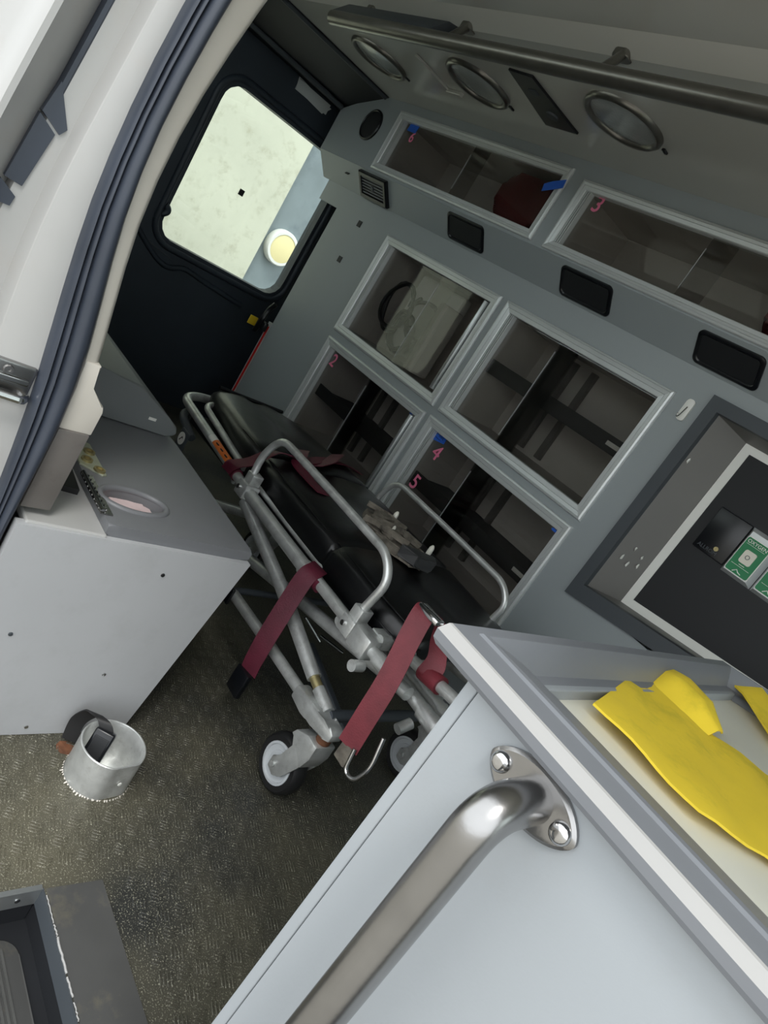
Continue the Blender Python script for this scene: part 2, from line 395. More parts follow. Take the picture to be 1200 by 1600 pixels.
# ---- rear doors
def rear_door(name, y0, y1, wy0, wy1, label):
    b = B(); ring_hole(b, 'x', -3.06, -3.0, (y0, y1, -.05, 1.56), rr_fn(wy0, wy1, .692, 1.362, .075))
    d = struct(name, b, 'door_dark', label, 'door')
    b = B(); tube(b, [(-3.0, p[0], p[1]) for p in rrect(wy0-.028, wy1+.028, .664, 1.39, .1)], .014, seg=8, closed=True); obj('window_bead', b, 'door_dark', d, smooth=50)
    b = B(); prism(b, rrect(wy0-.01, wy1+.01, .682, 1.372, .08), 'x', -3.04, -3.034); g = obj('window_pane', b, 'clear_glass', d)
    return d, g
rd, rg = rear_door('door_1', 1.02, 2.1, 1.252, 1.895, 'dark rear door with large window and moulded trim')
rear_door('door_2', .35, 1.012, .43, .93, 'dark rear door half hidden behind the white pillar')
b = B(); box(b, -3.002, -2.999, 1.5, 1.524, 1.006, 1.032); 
bmesh.ops.translate(b, verts=b.verts[:], vec=(-.031, .005, 0)); obj('black_square', b, 'black_matte', rg)
b = B(); tube(b, [(-3.005, 1.235, .815), (-3.005, 1.262, .795), (-3.005, 1.235, .772)], .016, .02, seg=8); obj('window_catch', b, 'door_dark', rd, smooth=50)
b = B(); tube(b, [(-2.998, 1.12, .72), (-2.998, 1.2, .66), (-2.998, 1.3, .60), (-2.998, 1.36, .585), (-2.998, 1.42, .62), (-2.998, 1.5, .61), (-2.998, 1.75, .585)], .012, .05, seg=8); obj('pull_moulding', b, 'door_dark', rd, smooth=50)
b = B(); tube(b, [(-2.999, 1.22, .655), (-2.999, 1.36, .625)], .003, seg=6); obj('trim_line', b, 'dark_frame', rd)
b = B(); loops(b, [[(-2.99, y, z) for y, z in q] for q in ([(1.49, 1.53), (1.50, 1.487), (1.655, 1.475), (1.685, 1.515)], [(1.497, 1.527), (1.506, 1.493), (1.65, 1.482), (1.676, 1.515)])]); box(b, -2.998, -2.992, 1.5, 1.675, 1.483, 1.525)
obj('recessed_handle', b, 'alu_frame', rd)
# latch, yellow tag, red reflector strip by the rear post
b = B(); box(b, -2.80, -2.795, 1.70, 1.742, .56, .60, .002); lt = tag(obj('yellow_tag', b, 'yellow_plastic'), 'small yellow tag hanging on the rear door latch', 'tag')
b = B(); tube(b, [(-2.72, 1.738, .70), (-2.74, 1.73, .66), (-2.73, 1.72, .61), (-2.76, 1.73, .55)], .012, .03, seg=8); box(b, -2.76, -2.70, 1.725, 1.745, .57, .61, .004)
tag(obj('door_latch', b, 'black_plastic', smooth=50), 'black door latch with strap at rear edge of the side wall', 'latch')
b = B(); box(b, -2.725, -2.692, 1.752, 1.766, .14, .62); tag(obj('trim_2', b, 'alu_frame'), 'pale edge trim at the rear end of the side wall', 'trim', kind='structure')
b = B(); box(b, -2.712, -2.702, 1.748, 1.7515, .17, .60); tag(obj('red_reflector', b, 'red_plastic'), 'thin red reflector strip on the rear edge trim', 'reflector')
# ---- near side body, front bulkhead, roof, rear sides
SW = (-2.75, -1.15, 1.27, 1.62)
b = B(); holed(b, 'y', .12, .15, -3.06, -1.2, -.3, 1.72, [SW]); holed(b, 'y', .34, .362, -3.06, -1.03, -.3, 1.72, [SW])
wnr = struct('wall_near', b, 'white_paint', 'white body side behind the door pillar', 'wall')
b = B(); box(b, SW[0], SW[1], .133, .137, SW[2], SW[3]); struct('added_side_window', b, 'clear_glass', 'unseen side window above the bench, added for daylight', 'window')  # unseen window, added to bring daylight onto the far wall and lockers
b = B(); holed(b, 'x', 1.3, 1.36, .2, 2.13, -.1, 1.72, [(.45, 1.95, .55, 1.55)]); struct('wall_front', b, 'wall_grey', 'grey front bulkhead panel', 'wall')
b = B(); box(b, -3.06, 1.36, .18, 2.13, 1.72, 1.76); box(b, -1.03, 1.36, .2, .35, 1.56, 1.72); struct('roof', b, 'white_paint', 'white roof skin over the cabin', 'roof')
b = B(); box(b, 1.22, 1.36, .2, .35, -.3, 1.56); struct('wall_near_front', b, 'white_paint', 'white body side ahead of the doorway', 'wall')
b = B(); box(b, 1.328, 1.332, .45, 1.95, .55, 1.55); struct('added_cab_window', b, 'clear_glass', 'unseen clear window towards the cab, added for daylight', 'window')  # added out of view so daylight enters from the front
b = B(); box(b, -3.0, 1.3, .2, 2.1, -.16, -.101); struct('underbody', b, 'black_matte', 'black underbody below the floor', 'floor')

# ---- rear door pillar of the side doorway: lofted jamb
import bisect
def lerp_tab(tab, z):
    zs = [t[0] for t in tab]
    if z <= zs[0]: return tab[0][1]
    if z >= zs[-1]: return tab[-1][1]
    i = bisect.bisect(zs, z)-1; a, c = tab[i], tab[i+1]; t = (z-a[0])/(c[0]-a[0]); return a[1]+(c[1]-a[1])*t
Y0 = [(-.1, .372), (.35, .365), (.472, .359), (.611, .350), (.717, .338), (.812, .321), (.898, .314), (.978, .310), (1.067, .312), (1.154, .318), (1.35, .337), (1.56, .365)]
YS = [(-.1, .395), (.397, .387), (.481, .391), (.574, .400), (.629, .401), (.691, .397), (.748, .386), (.825, .366), (.917, .351), (.993, .348), (1.093, .350), (1.161, .358), (1.35, .38), (1.56, .41)]
YT = [(.60, .425), (.711, .418), (.749, .408), (.837, .386), (.919, .379), (1.006, .376), (1.119, .387), (1.215, .404), (1.35, .43), (1.56, .47)]
Y1 = [(.5, .29), (.734, .278), (.8, .273), (.884, .272), (.988, .282), (1.132, .291), (1.35, .31), (1.56, .335)]
Y3 = [(.5, .222), (.844, .232), (.94, .240), (.994, .245), (1.103, .255), (1.35, .275), (1.56, .30)]
Y4 = [(.5, .172), (.928, .199), (1.01, .206), (1.077, .215), (1.35, .238), (1.56, .262)]
ZS = [-.1, .2, .35, .42, .48, .54, .6, .66, .72, .78, .84, .9, .96, 1.02, 1.08, 1.14, 1.2, 1.3, 1.4, 1.5, 1.56]
def smooth_tab(tab):
    return lambda z: sum(lerp_tab(tab, z+d*.05) for d in (-2, -1, 0, 1, 2))/5
y0, ys, yt, y1, y3, y4 = map(smooth_tab, (Y0, YS, YT, Y1, Y3, Y4))
def strip(bm, secs, zs):
    rows = [[bm.verts.new(p) for p in secs(z)] for z in zs]
    for a, c in zip(rows, rows[1:]):
        for k in range(len(a)-1): bm.faces.new((a[k], a[k+1], c[k+1], c[k]))
    return bm
pl = thing('door_pillar', 'white painted door pillar with black rubber seal', 'pillar', (-.98, .35, 0), kind='structure')
b = strip(B(), lambda z: [(-1.03, ys(z)+.002, z), (-.975, ys(z), z), (-.968, y0(z)+.01, z), (-.968, y0(z)-.004, z), (-.97, y1(z)+.002, z), (-.972, y1(z), z), (-1.0, y1(z)-.006, z), (-1.0, y3(z)+.003, z), (-1.02, y3(z), z), (-1.012, y3(z)-.004, z), (-.985, y4(z)+.012, z), (-.97, y4(z), z), (-.962, y4(z)-.006, z), (-.962, y4(z)-.013, z), (-.968, y4(z)-.018, z), (-.985, y4(z)-.022, z), (-1.005, y4(z)-.028, z), (-1.02, y4(z)-.05, z), (-1.2, y4(z)-.058, z)], ZS)
obj('jamb', b, 'white_paint', pl, smooth=50)
SP = [(0, 0), (.06, .009), (.14, .012), (.21, .004), (.27, .012), (.33, .013), (.40, .006), (.47, .016), (.60, .021), (.75, .020), (.88, .012), (1.0, -.002)]
b = strip(B(), lambda z: [(-.968, y0(z)-.001, z)]+[(-.958+h, y0(z)+(ys(z)-y0(z))*t, z) for t, h in SP]+[(-.98, ys(z)+.001, z)], ZS)
obj('door_seal', b, 'rubber_seal', pl, 'ribbed black rubber door seal', smooth=60)
ZT = [.66, .72, .78, .84, .9, .96, 1.02, 1.08, 1.14, 1.2, 1.3, 1.4, 1.5, 1.56]
b = strip(B(), lambda z: [(-.975, ys(z)-.004, z), (-.964, ys(z)+.002, z), (-.966, yt(z)-.008, z), (-.975, yt(z), z), (-1.03, yt(z)+.003, z)], ZT)
obj('inner_trim', b, 'cream_trim', pl, 'cream inner trim strip', smooth=60)
b = B(); prism(b, [(.392, .70), (.416, .70), (.416, .663), (.444, .641), (.447, .632), (.446, .592), (.398, .590)], 'x', -.99, -.962, .0025); obj('trim_bracket', b, 'cream_trim', pl, smooth=40)
b = B(); prism(b, [(.397, .591), (.443, .593), (.440, .454), (.395, .452)], 'x', -1.0, -.958, .0025); obj('base_cover', b, 'taupe_plastic', pl, smooth=40)
for q in ([(.243, 1.0), (.268, .955), (.262, .945), (.236, .96)], [(.235, .957), (.258, .943), (.247, .87), (.226, .872)], [(.224, .868), (.245, .855), (.243, .842), (.216, .84)]):
    b = B(); prism(b, q, 'x', -1.01, -.997); obj('pocket_shade', b, 'rubber_seal', pl)  # thin dark plates stand in for the shade inside the jamb openings
b = strip(B(), lambda z: [(-1.0, y3(z)+.006, z), (-.9985, y3(z)+.004, z), (-.9985, y3(z)-.001, z), (-1.02, y3(z)-.002, z)], [.98, 1.02, 1.08, 1.14, 1.2, 1.3, 1.4, 1.5, 1.56])
obj('slot_shade', b, 'rubber_seal', pl)  # dark strip puts the shade of the jamb groove into colour
b = B(); box(b, -.975, -.962, .24, .342, .612, .664, .004); sk = obj('striker_plate', b, 'steel_brushed', pl, smooth=40)
b = B(); tube(b, [(-.966, .25, .621), (-.95, .26, .621), (-.95, .335, .619), (-.966, .34, .619)], .006, .01, seg=8); box(b, -.964, -.955, .25, .335, .637, .646, .002); obj('striker_bar', b, 'chrome', sk, smooth=40)
b = B(); lathe(b, [(.007, 0), (.006, .003), (.003, .003), (.003, .001), (0, .001)], (-.962, .306, .652), (1, 0, 0), 12); obj('bolt', b, 'steel_brushed', sk)
b = B(); box(b, -.985, -.964, .26, .335, .49, .535, .004); obj('lower_latch', b, 'taupe_plastic', pl, smooth=40)

# ---- outside: ground, plaster wall, grey wall, round fitting
b = B(); box(b, -30, 30, -30, 30, -.8, -.66); struct('ground', b, 'ground', 'pale concrete ground outside', 'ground')
b = B(); box(b, -4.9, -4.6, -1.5, 2.6, -.67, 3.2); struct('wall_plaster', b, 'plaster_wall', 'rough cream plaster wall seen through the rear window', 'wall')
b = B(); box(b, -5.0, -4.66, 2.59, 6.0, -.67, 3.2); struct('wall_concrete', b, 'grey_wall', 'grey stained wall beside the plaster wall outside', 'wall')
fx = thing('round_fitting', 'round cream wall fitting on the grey wall outside', 'fitting', (-4.66, 2.77, .86))
b = B(); lathe(b, [(.125, 0), (.125, .05), (.118, .06), (.10, .06)], (-4.66, 2.77, .86), (1, 0, 0), 32); obj('rim', b, 'label_white', fx, smooth=40)
b = B(); lathe(b, [(.104, 0), (.104, .055), (.06, .062), (0, .064)], (-4.66, 2.775, .855), (1, 0, 0), 32); obj('cover', b, 'fix_yellow', fx, smooth=60)

# ================================================================== CABINETS
def cabinet(key, c, yf, depth, label, shelf, handle, split, ribs, frame_in=IN, top_in=None):
    x0, x1, z0, z1 = c; zi = frame_in if top_in is None else top_in
    t = thing('glass_cabinet', label, 'cabinet', ((x0+x1)/2, yf, z0))
    f = frame_in
    fb_ = B(); rect_ring(fb_, 'y', x0, x1, z0, z1, [(0, yf), (0, yf-.006), (.002, yf-.010), (.007, yf-.012), (.008, yf-.010), (.0085, yf-.012), (f*.55, yf-.010), (f*.56, yf-.007), (f*.58, yf-.0095), (f-.002, yf-.008), (f, yf-.005), (f, yf+.022), (f-.004, yf+.022), (f-.004, yf)])
    obj('frame', fb_, 'alu_frame', t)
    xi0, xi1, zi0, zi1 = x0+f, x1-f, z0+f, z1-f
    ib = B(); yb = yf+depth
    # open-fronted inner box
    for q in (((xi0-.004, yf+.02, zi0-.004), (xi1+.004, yf+.02, zi0-.004), (xi1+.004, yb, zi0-.004), (xi0-.004, yb, zi0-.004)),
              ((xi0-.004, yf+.02, zi1+.004), (xi1+.004, yf+.02, zi1+.004), (xi1+.004, yb, zi1+.004), (xi0-.004, yb, zi1+.004)),
              ((xi0-.004, yf+.02, zi0-.004), (xi0-.004, yb, zi0-.004), (xi0-.004, yb, zi1+.004), (xi0-.004, yf+.02, zi1+.004)),
              ((xi1+.004, yf+.02, zi0-.004), (xi1+.004, yb, zi0-.004), (xi1+.004, yb, zi1+.004), (xi1+.004, yf+.02, zi1+.004)),
              ((xi0-.004, yb, zi0-.004), (xi1+.004, yb, zi0-.004), (xi1+.004, yb, zi1+.004), (xi0-.004, yb, zi1+.004))):
        ib.faces.new([ib.verts.new(p) for p in q])
    bmesh.ops.remove_doubles(ib, verts=ib.verts[:], dist=1e-5)
    body = obj('inner_box', ib, 'cab_inside', t)
    for k in range(ribs):  # bars imitate the pale vertical streaks reflected in the left pane
        rb = B(); xr = xi0+.05+k*.085; box(rb, xr, xr+.022, yb-.02, yb-.001, zi0+.01, zi1-.01); obj('reflection_bar', rb, 'recess_grey', body)
    if shelf:
        zz = shelf; sb = B(); box(sb, xi0, xi1, yf+.055, yb-.002, zz, zz+.008); box(sb, xi0, xi1, yf+.05, yf+.058, zz-.022, zz+.026)
        sh = obj('shelf', sb, 'shelf_dark', t)
        lb = B(); box(lb, xi1-.075, xi1-.03, yf+.0485, yf+.0499, zz-.004, zz+.009); obj('shelf_label', lb, 'label_white', sh)
    # ridged track on the rear jamb
    for k in range(3):
        tb_ = B(); xx = xi0+.002+k*.008; box(tb_, xx, xx+.0022, yf-.003-.0005*k, yf+.016, zi0, zi1); obj('track_rib', tb_, 'alu_frame', t)
    mid = xi0+(xi1-xi0)*split
    pb_ = B(); box(pb_, xi0+.02, mid+.035, yf+.013, yf+.017, zi0+.001, zi1-.001); lp = obj('pane', pb_, 'smoked_glass', t)
    pb_ = B(); box(pb_, mid-.035, xi1-.001, yf+.004, yf+.008, zi0+.001, zi1-.001); rp = obj('pane', pb_, 'smoked_glass', t)
    if shelf:
        eb = B(); box(eb, mid-.034, mid+.034, yf+.0095, yf+.0115, zi0+.001, zi1-.001); obj('meeting_stile', eb, 'dark_stile', rp)
    eb = B(); box(eb, mid-.0362, mid-.0353, yf+.0035, yf+.0085, zi0+.02, zi1-.03); obj('glass_edge', eb, 'alu_frame', rp)
    if handle:
        hb = B(); prism(hb, [(xi1-.022, yf+.004), (xi1-.022, yf-.012), (xi1-.012, yf-.020), (xi1-.004, yf-.016), (xi1-.001, yf+.004)], 'z', zi0+.012, zi1-.004, .001); obj('pull_bar', hb, 'aluminium', rp, smooth=40)
    return t, lp, rp
def number(s, x, z, y, parent, size=.052):
    size *= 1.2
    text_mesh('number_sticker', s, size, (x, y, z), WALLROT @ Matrix.Rotation(math.radians(-6), 4, 'Z'), 'pink_paint', parent, th=.0004, label='pink number '+s, bold=.012)
cA, lA, rA = cabinet('A', CAB['A'], 1.75, .26, 'sliding glass cabinet with tangled hoses inside, below the air vent', None, True, .62, 0)
cB, lB, rB = cabinet('B', CAB['B'], 1.75, .26, 'empty sliding glass cabinet without number, beside the wall hook', .985, False, .44, 3)
cC, lC, rC = cabinet('C', CAB['C'], 1.75, .26, 'sliding glass cabinet with pink number 2 behind the cot', .53, True, .55, 3)
cD, lD, rD = cabinet('D', CAB['D'], 1.75, .26, 'sliding glass cabinet with pink numbers 4 and 5', .53, False, .44, 3)
c6, l6, r6 = cabinet('6', UPC['six'], 1.67, .30, 'overhead sliding glass locker with blue tape at both ends', None, False, .55, 0, .028)
c3, l3, r3 = cabinet('3', UPC['three'], 1.67, .30, 'overhead sliding glass locker with pink number 3', None, False, .52, 0, .028)
number('2', -2.205, .668, 1.7622, lC, .06)
number('4', -1.49, .655, 1.7622, lD, .06); number('5', -1.50, .53, 1.7622, lD, .06)
number('3', -1.43, 1.525, 1.6822, l3, .055); number('6', -2.375, 1.52, 1.6822, l6, .045)
def tape(x, z, y, ang, w_, h_, parent):
    b = B(); prism(b, [(-w_/2, -h_/2), (w_*.42, -h_*.55), (w_/2, h_*.4), (-w_*.1, h_/2), (-w_*.46, h_*.38)], 'y', -.0006, .0006)
    bmesh.ops.transform(b, matrix=Matrix.Translation((x, y, z)) @ Matrix.Rotation(math.radians(ang), 4, 'Y'), verts=b.verts[:])
    return obj('blue_tape', b, 'blue_tape', parent, 'strip of blue tape')
tape(-1.52, .708, 1.7618, 78-90, .075, .04, lD)
for q in ([(-.026, .004), (-.02, .010), (-.016, -.002), (-.012, .008)], [(-.006, .002), (.0, .008), (.004, -.004)], [(.008, .006), (.012, -.004), (.018, .004), (.022, -.006)], [(-.018, -.008), (.002, -.011), (.014, -.010)]):
    b = B(); tube(b, [(-1.52+u, 1.7608, .706+v) for u, v in q], .0009, .003, seg=5); obj('pen_scribble', b, 'black_matte', lD)
tape(-2.395, 1.556, 1.6818, 0, .06, .035, l6)
tape(-1.595, 1.527, 1.656, -24, .08, .026, c6)
tape(-.962, .708, 1.7535, 0, .02, .008, rD); tape(-1.672, .70, 1.7535, 30, .03, .01, rC)
# contents seen through the glass
b = B(); prism(b, rrect(-1.86, -1.62, 1.395, 1.55, .05), 'y', 1.72, 1.86, .02, 3); tag(obj('red_pouch', b, 'red_bag', smooth=60), 'dark red first aid pouch in the overhead locker with blue tape', 'pouch')
b = B(); prism(b, rrect(-.83, -.60, 1.388, 1.50, .045), 'y', 1.72, 1.86, .02, 3); tag(obj('red_pouch', b, 'red_bag', smooth=60), 'dark red pouch in the overhead locker numbered 3', 'pouch')
for k, (cx, cz, r_, t0) in enumerate(((-2.08, .98, .075, .3), (-2.03, .91, .065, 1.5), (-2.0, .98, .085, 2.2), (-2.1, .90, .055, .9))):
    b = B(); pts = []
    for i in range(41):
        a = t0+i/40*math.pi*3.6; rr = r_*(1+.12*math.sin(i*.7+k)); pts.append((cx+rr*math.cos(a), 1.785+.036*k+.016*i/40, cz+rr*.95*math.sin(a)+.02*math.sin(i*.3)))
    tube(b, pts, .008, seg=8); tag(obj('coiled_hose', b, 'black_plastic', smooth=60), 'coiled black hose tangled inside the cabinet below the air vent', 'hose', 'hoses in the cabinet')
b = B(); box(b, -2.20, -1.93, 1.93, 1.98, .83, 1.14, .01); tag(obj('white_case', b, 'label_white'), 'pale case standing behind the tangled hoses', 'case')
b = B(); box(b, -1.90, -1.85, 1.80, 1.9, .81, 1.08, .01); tag(obj('grey_block', b, 'cab_inside'), 'narrow grey box beside the pale case', 'box')

# ---- black covers and air vent on the slanted band (local: u along x, v up the slope)
BT = Matrix.Translation((0, 1.7078, 1.3083)) @ Matrix.Rotation(math.radians(43.5), 4, 'X')
def on_band(bm): bmesh.ops.transform(bm, matrix=BT, verts=bm.verts[:]); return bm
for xc, wd, lab in ((-1.878, .198, 'black recessed cover below the locker with blue tape'), (-1.314, .2, 'black recessed cover below the locker numbered 3'), (-.832, .188, 'black recessed cover above the equipment recess')):
    t = thing('socket_cover', lab, 'cover', (xc, 1.71, 1.3135), 'black covers on the slanted band')
    b = B(); u0, u1, v0, v1 = xc-wd/2, xc+wd/2, -.046, .046
    lp = lambda i, d: [(p[0], -d, p[1]) for p in rrect(u0+i, u1-i, v0+i, v1-i, .016)]
    loops(b, [lp(0, -.002), lp(0, .004), lp(.003, .006), lp(.008, .006), lp(.011, .002)], (False, True)); obj('cover_frame', on_band(b), 'black_plastic', t, smooth=40)
    b = B(); prism(b, rrect(u0+.012, u1-.012, v0+.012, v1-.012, .01), 'y', -.0035, -.001); obj('cover_plate', on_band(b), 'black_matte', t)
t = thing('air_vent', 'square black air vent with louvres on the slanted band', 'vent', (-2.455, 1.71, 1.3135))
b = B(); u0, u1, v0, v1 = -2.555, -2.36, -.05, .05
rect_ring(b, 'y', u0, u1, v0, v1, [(0, 0), (0, -.012), (.004, -.016), (.016, -.016), (.018, -.004), (.018, 0)]); obj('vent_frame', on_band(b), 'black_plastic', t)
b = B(); box(b, u0+.017, u1-.017, -.002, -.0005, v0+.017, v1-.017); obj('vent_back', on_band(b), 'black_matte', t)
for k in range(6):
    b = B(); z = v0+.0225+k*.0112; box(b, u0+.018, u1-.018, -.0115, -.0075, z-.0013, z+.0013); obj('louvre', on_band(b), 'rim_grey', t)
b = B(); box(b, -2.466, -2.449, -.0165, -.010, -.010, .010, .003); obj('vent_tab', on_band(b), 'dark_frame', t)

# ---- speaker
t = thing('speaker', 'round black speaker at the rear end of the overhead lockers', 'speaker', (-2.635, 1.67, 1.505))
b = B(); lathe(b, [(.062, -.001), (.062, .006), (.056, .009), (.052, .006)], (-2.635, 1.67, 1.507), (0, -1, 0), 40); obj('speaker_ring', b, 'black_plastic', t, smooth=50)
b = B(); lathe(b, [(.053, 0), (.053, .005), (.03, .008), (0, .009)], (-2.635, 1.67, 1.507), (0, -1, 0), 40); obj('grille', b, 'black_matte', t, smooth=60)

# ---- ceiling lamps
for x, lab in ((-1.25, 'round flush ceiling lamp ahead of the black diagonal plate'), (-1.80, 'round flush ceiling lamp between the black plate and the rear lamp'), (-2.33, 'round flush ceiling lamp closest to the rear doors')):
    t = thing('ceiling_lamp', lab, 'lamp', (x, 1.38, 1.625), 'round lamps along the ceiling strip')
    b = B(); lathe(b, [(.108, 0), (.107, .008), (.100, .013), (.093, .011), (.090, .004), (.090, 0)], (x, 1.38, 1.625), (0, 0, -1), 48); obj('lamp_bezel', b, 'rail_dark', t, smooth=60)
    b = B(); lathe(b, [(.091, 0), (.09, .004), (.07, .008), (.04, .0105), (0, .0115)], (x, 1.38, 1.625), (0, 0, -1), 48); obj('lamp_lens', b, 'lens', t, smooth=60)
    b = B(); box(b, x+.094, x+.104, 1.44, 1.46, 1.610, 1.616, .002); obj('lamp_clip', b, 'black_plastic', t)
t = thing('ceiling_plate', 'black diagonal switch plate between the ceiling lamps', 'plate', (-1.53, 1.39, 1.625))
b = B(); prism(b, [(-1.57, 1.262), (-1.487, 1.272), (-1.48, 1.51), (-1.606, 1.508)], 'z', 1.619, 1.626, .002); obj('plate_body', b, 'black_plastic', t)
b = B(); lathe(b, [(.02, 0), (.018, .004), (.010, .005), (0, .005)], (-1.53, 1.44, 1.619), (0, 0, -1), 20); obj('switch_boss', b, 'dark_frame', t, smooth=40)
b = B(); box(b, -1.545, -1.515, 1.33, 1.352, 1.616, 1.62, .002); obj('switch', b, 'dark_frame', t)
b = B(); box(b, -2.03, -2.02, 1.30, 1.47, 1.618, 1.626, .002); box(b, -2.03, -1.955, 1.46, 1.475, 1.614, 1.626, .002); tag(obj('trim_3', b, 'ceil_grey'), 'raised moulding line on the ceiling strip', 'trim', kind='structure')

# ---- ceiling grab rail
t = thing('ceiling_rail', 'long metal grab rail hanging under the ceiling', 'rail', (-1.2, 1.09, 1.64))
RY, RZ = 1.075, 1.548
b = B(); tube(b, [(-2.08, RY-.03, RZ-.004), (.5, RY, RZ)], .0185, seg=16); obj('rail_tube', b, 'rail_dark', t, smooth=60)
for x in (-2.04, -1.60, -1.10, -.55, 0.0):
    b = B(); tube(b, [(x, RY, RZ+.01), (x-.02, RY+.06, 1.636)], .010, seg=10); p = obj('rail_post', b, 'rail_dark', t, smooth=60)
    b = B(); prism(b, rrect(x-.045, x-.002, 1.12, 1.15, .010), 'z', 1.622, 1.636, .002); obj('post_foot', b, 'rail_dark', p)
b = B(); prism(b, [(1.05, 1.566), (1.09, 1.555), (1.135, 1.60), (1.13, 1.622), (1.09, 1.612)], 'x', -2.12, -1.64, .004); obj('rail_cover', b, 'dark_frame', t, 'dark housing along the rear end of the rail', smooth=40)

# ---- equipment recess with control panel
t = thing('equipment_recess', 'dark framed recess in the side wall with black control panel', 'recess', (-.3, 1.75, .6))
def quad(z00, z01, x0_, x1_, z1_): return [(x0_, z00), (x1_, z01), (x1_, z1_), (x0_, z1_)]
XR = .17
b = B(); l0 = [(x, 1.735, z) for x, z in quad(.60, .735, -.818, XR+.03, 1.226)]; l1 = [(x, 1.735, z) for x, z in quad(.648, .765, -.785, XR, 1.192)]
l00 = [(x, 1.75, z) for x, z in quad(.597, .732, -.82, XR+.032, 1.228)]; l11 = [(x, 1.752, z) for x, z in quad(.65, .767, -.783, XR-.002, 1.19)]
loops(b, [l00, l0, l1, l11], wrap=True); obj('recess_frame', b, 'dark_frame', t)
YB = 1.835
b = B(); l2 = [(x, YB, z) for x, z in quad(.66, .745, -.717, XR-.06, 1.172)]; loops(b, [l11, l2]); obj('recess_walls', b, 'recess_grey', t)
b = B(); l3 = [(x, YB-.004, z) for x, z in quad(.685, .765, -.693, XR-.08, 1.152)]; l2b = [(x, YB-.003, z) for x, z in quad(.66, .745, -.717, XR-.06, 1.172)]
loops(b, [l2, l2b, l3, [(x, YB, z) for x, _, z in l3]], wrap=True); obj('panel_border', b, 'label_white', t)
b = B(); b.faces.new([b.verts.new((x, YB-.002, z)) for x, _, z in l3]); bp_ = obj('control_panel', b, 'black_matte', t)
b = B(); box(b, -.662, -.572, YB-.012, YB-.002, .893, 1.012, .003); cv = obj('blank_cover', b, 'black_plastic', bp_, smooth=30)
b = B(); lathe(b, [(.006, 0), (.006, .003), (.003, .003), (.003, .001), (0, .001)], (-.606, YB-.012, .917), (0, -1, 0), 14); obj('lock', b, 'brass', bp_)
text_mesh('cover_text', 'ALLROM', .014, (-.625, YB-.0125, .905), WALLROT, 'dark_frame', bp_, th=.0002)
for xo in (0, .083, .166):
    b = B(); x0_, x1_ = -.572+xo, -.49+xo
    lp2 = lambda i, y: [(x0_+i, y, .882+i), (x1_-i, y, .882+i), (x1_-i, y, 1.012-i), (x0_+i, y, 1.012-i)]
    loops(b, [lp2(0, YB-.001), lp2(.010, YB-.022)], (False, True)); un = obj('outlet_body', b, 'alu_frame', bp_)
    b = B(); prism(b, rrect(x0_+.011, x1_-.012, .895, .988, .005), 'y', YB-.0245, YB-.0215); lb = obj('outlet_label', b, 'green_label', bp_, 'green oxygen outlet label')
    b = B(); prism(b, rrect(x0_+.009, x1_-.010, .893, .990, .006), 'y', YB-.0232, YB-.0213); obj('label_edge', b, 'label_white', bp_)
    b = B(); prism(b, rrect(x0_+.026, x1_-.026, .925, .96, .005), 'y', YB-.0275, YB-.0235, .001); obj('outlet_button', b, 'beige_button', bp_)
    b = B(); lathe(b, [(.0055, 0), (.0055, .001), (.0042, .001), (.0042, 0)], (x0_+.0405, YB-.0276, .943), (0, -1, 0), 20); obj('button_ring', b, 'dark_frame', bp_)
    text_mesh('label_text', 'OXYGEN', .0125, (x0_+.0405, YB-.0248, .979), WALLROT, 'label_white', bp_, th=.0002)
    b = B(); box(b, x0_+.016, x1_-.018, YB-.0249, YB-.0243, .9715, .9722); box(b, x0_+.016, x1_-.018, YB-.0249, YB-.0243, .9145, .9152); box(b, x0_+.033, x1_-.034, YB-.0249, YB-.0243, .919, .9202)
    tube(b, [(x0_+.03, YB-.0245, .898), (x0_+.038, YB-.0245, .906), (x0_+.044, YB-.0245, .901), (x0_+.052, YB-.0245, .899)], .0012, seg=6); obj('label_marks', b, 'label_white', bp_, kind='stuff')
for (x, y, z) in ((-.757, 1.785, .80), (-.738, 1.808, .79), (-.768, 1.772, .765), (-.752, 1.79, .755), (-.735, 1.812, .765), (-.779, 1.758, 1.06)):
    b = B(); bmesh.ops.create_icosphere(b, subdivisions=1, radius=.006); jitter(b, .002); bmesh.ops.transform(b, matrix=Matrix.Translation((x+.003, y, z)) @ Matrix.Diagonal((.35, 1, 1.3, 1)), verts=b.verts[:]); obj('glue_remnant', b, 'label_white', t)
b = B(); box(b, .17, 1.3, 1.80, 1.86, .6, 1.2); obj('recess_backing', b, 'shelf_dark', t)
# ---- adhesive wall hook
t = thing('wall_hook', 'small white adhesive hook between glass cabinet and recess', 'hook', (-.861, 1.75, 1.16))
b = B(); prism(b, rrect(-.872, -.849, 1.132, 1.192, .009), 'y', 1.744, 1.7501, .001); obj('hook_plate', b, 'label_white', t, smooth=40)
b = B(); tube(b, [(-.860, 1.744, 1.17), (-.860, 1.738, 1.155), (-.861, 1.734, 1.14), (-.862, 1.728, 1.135), (-.863, 1.726, 1.146)], .0016, .006, seg=6); obj('hook_wire', b, 'steel_brushed', t)

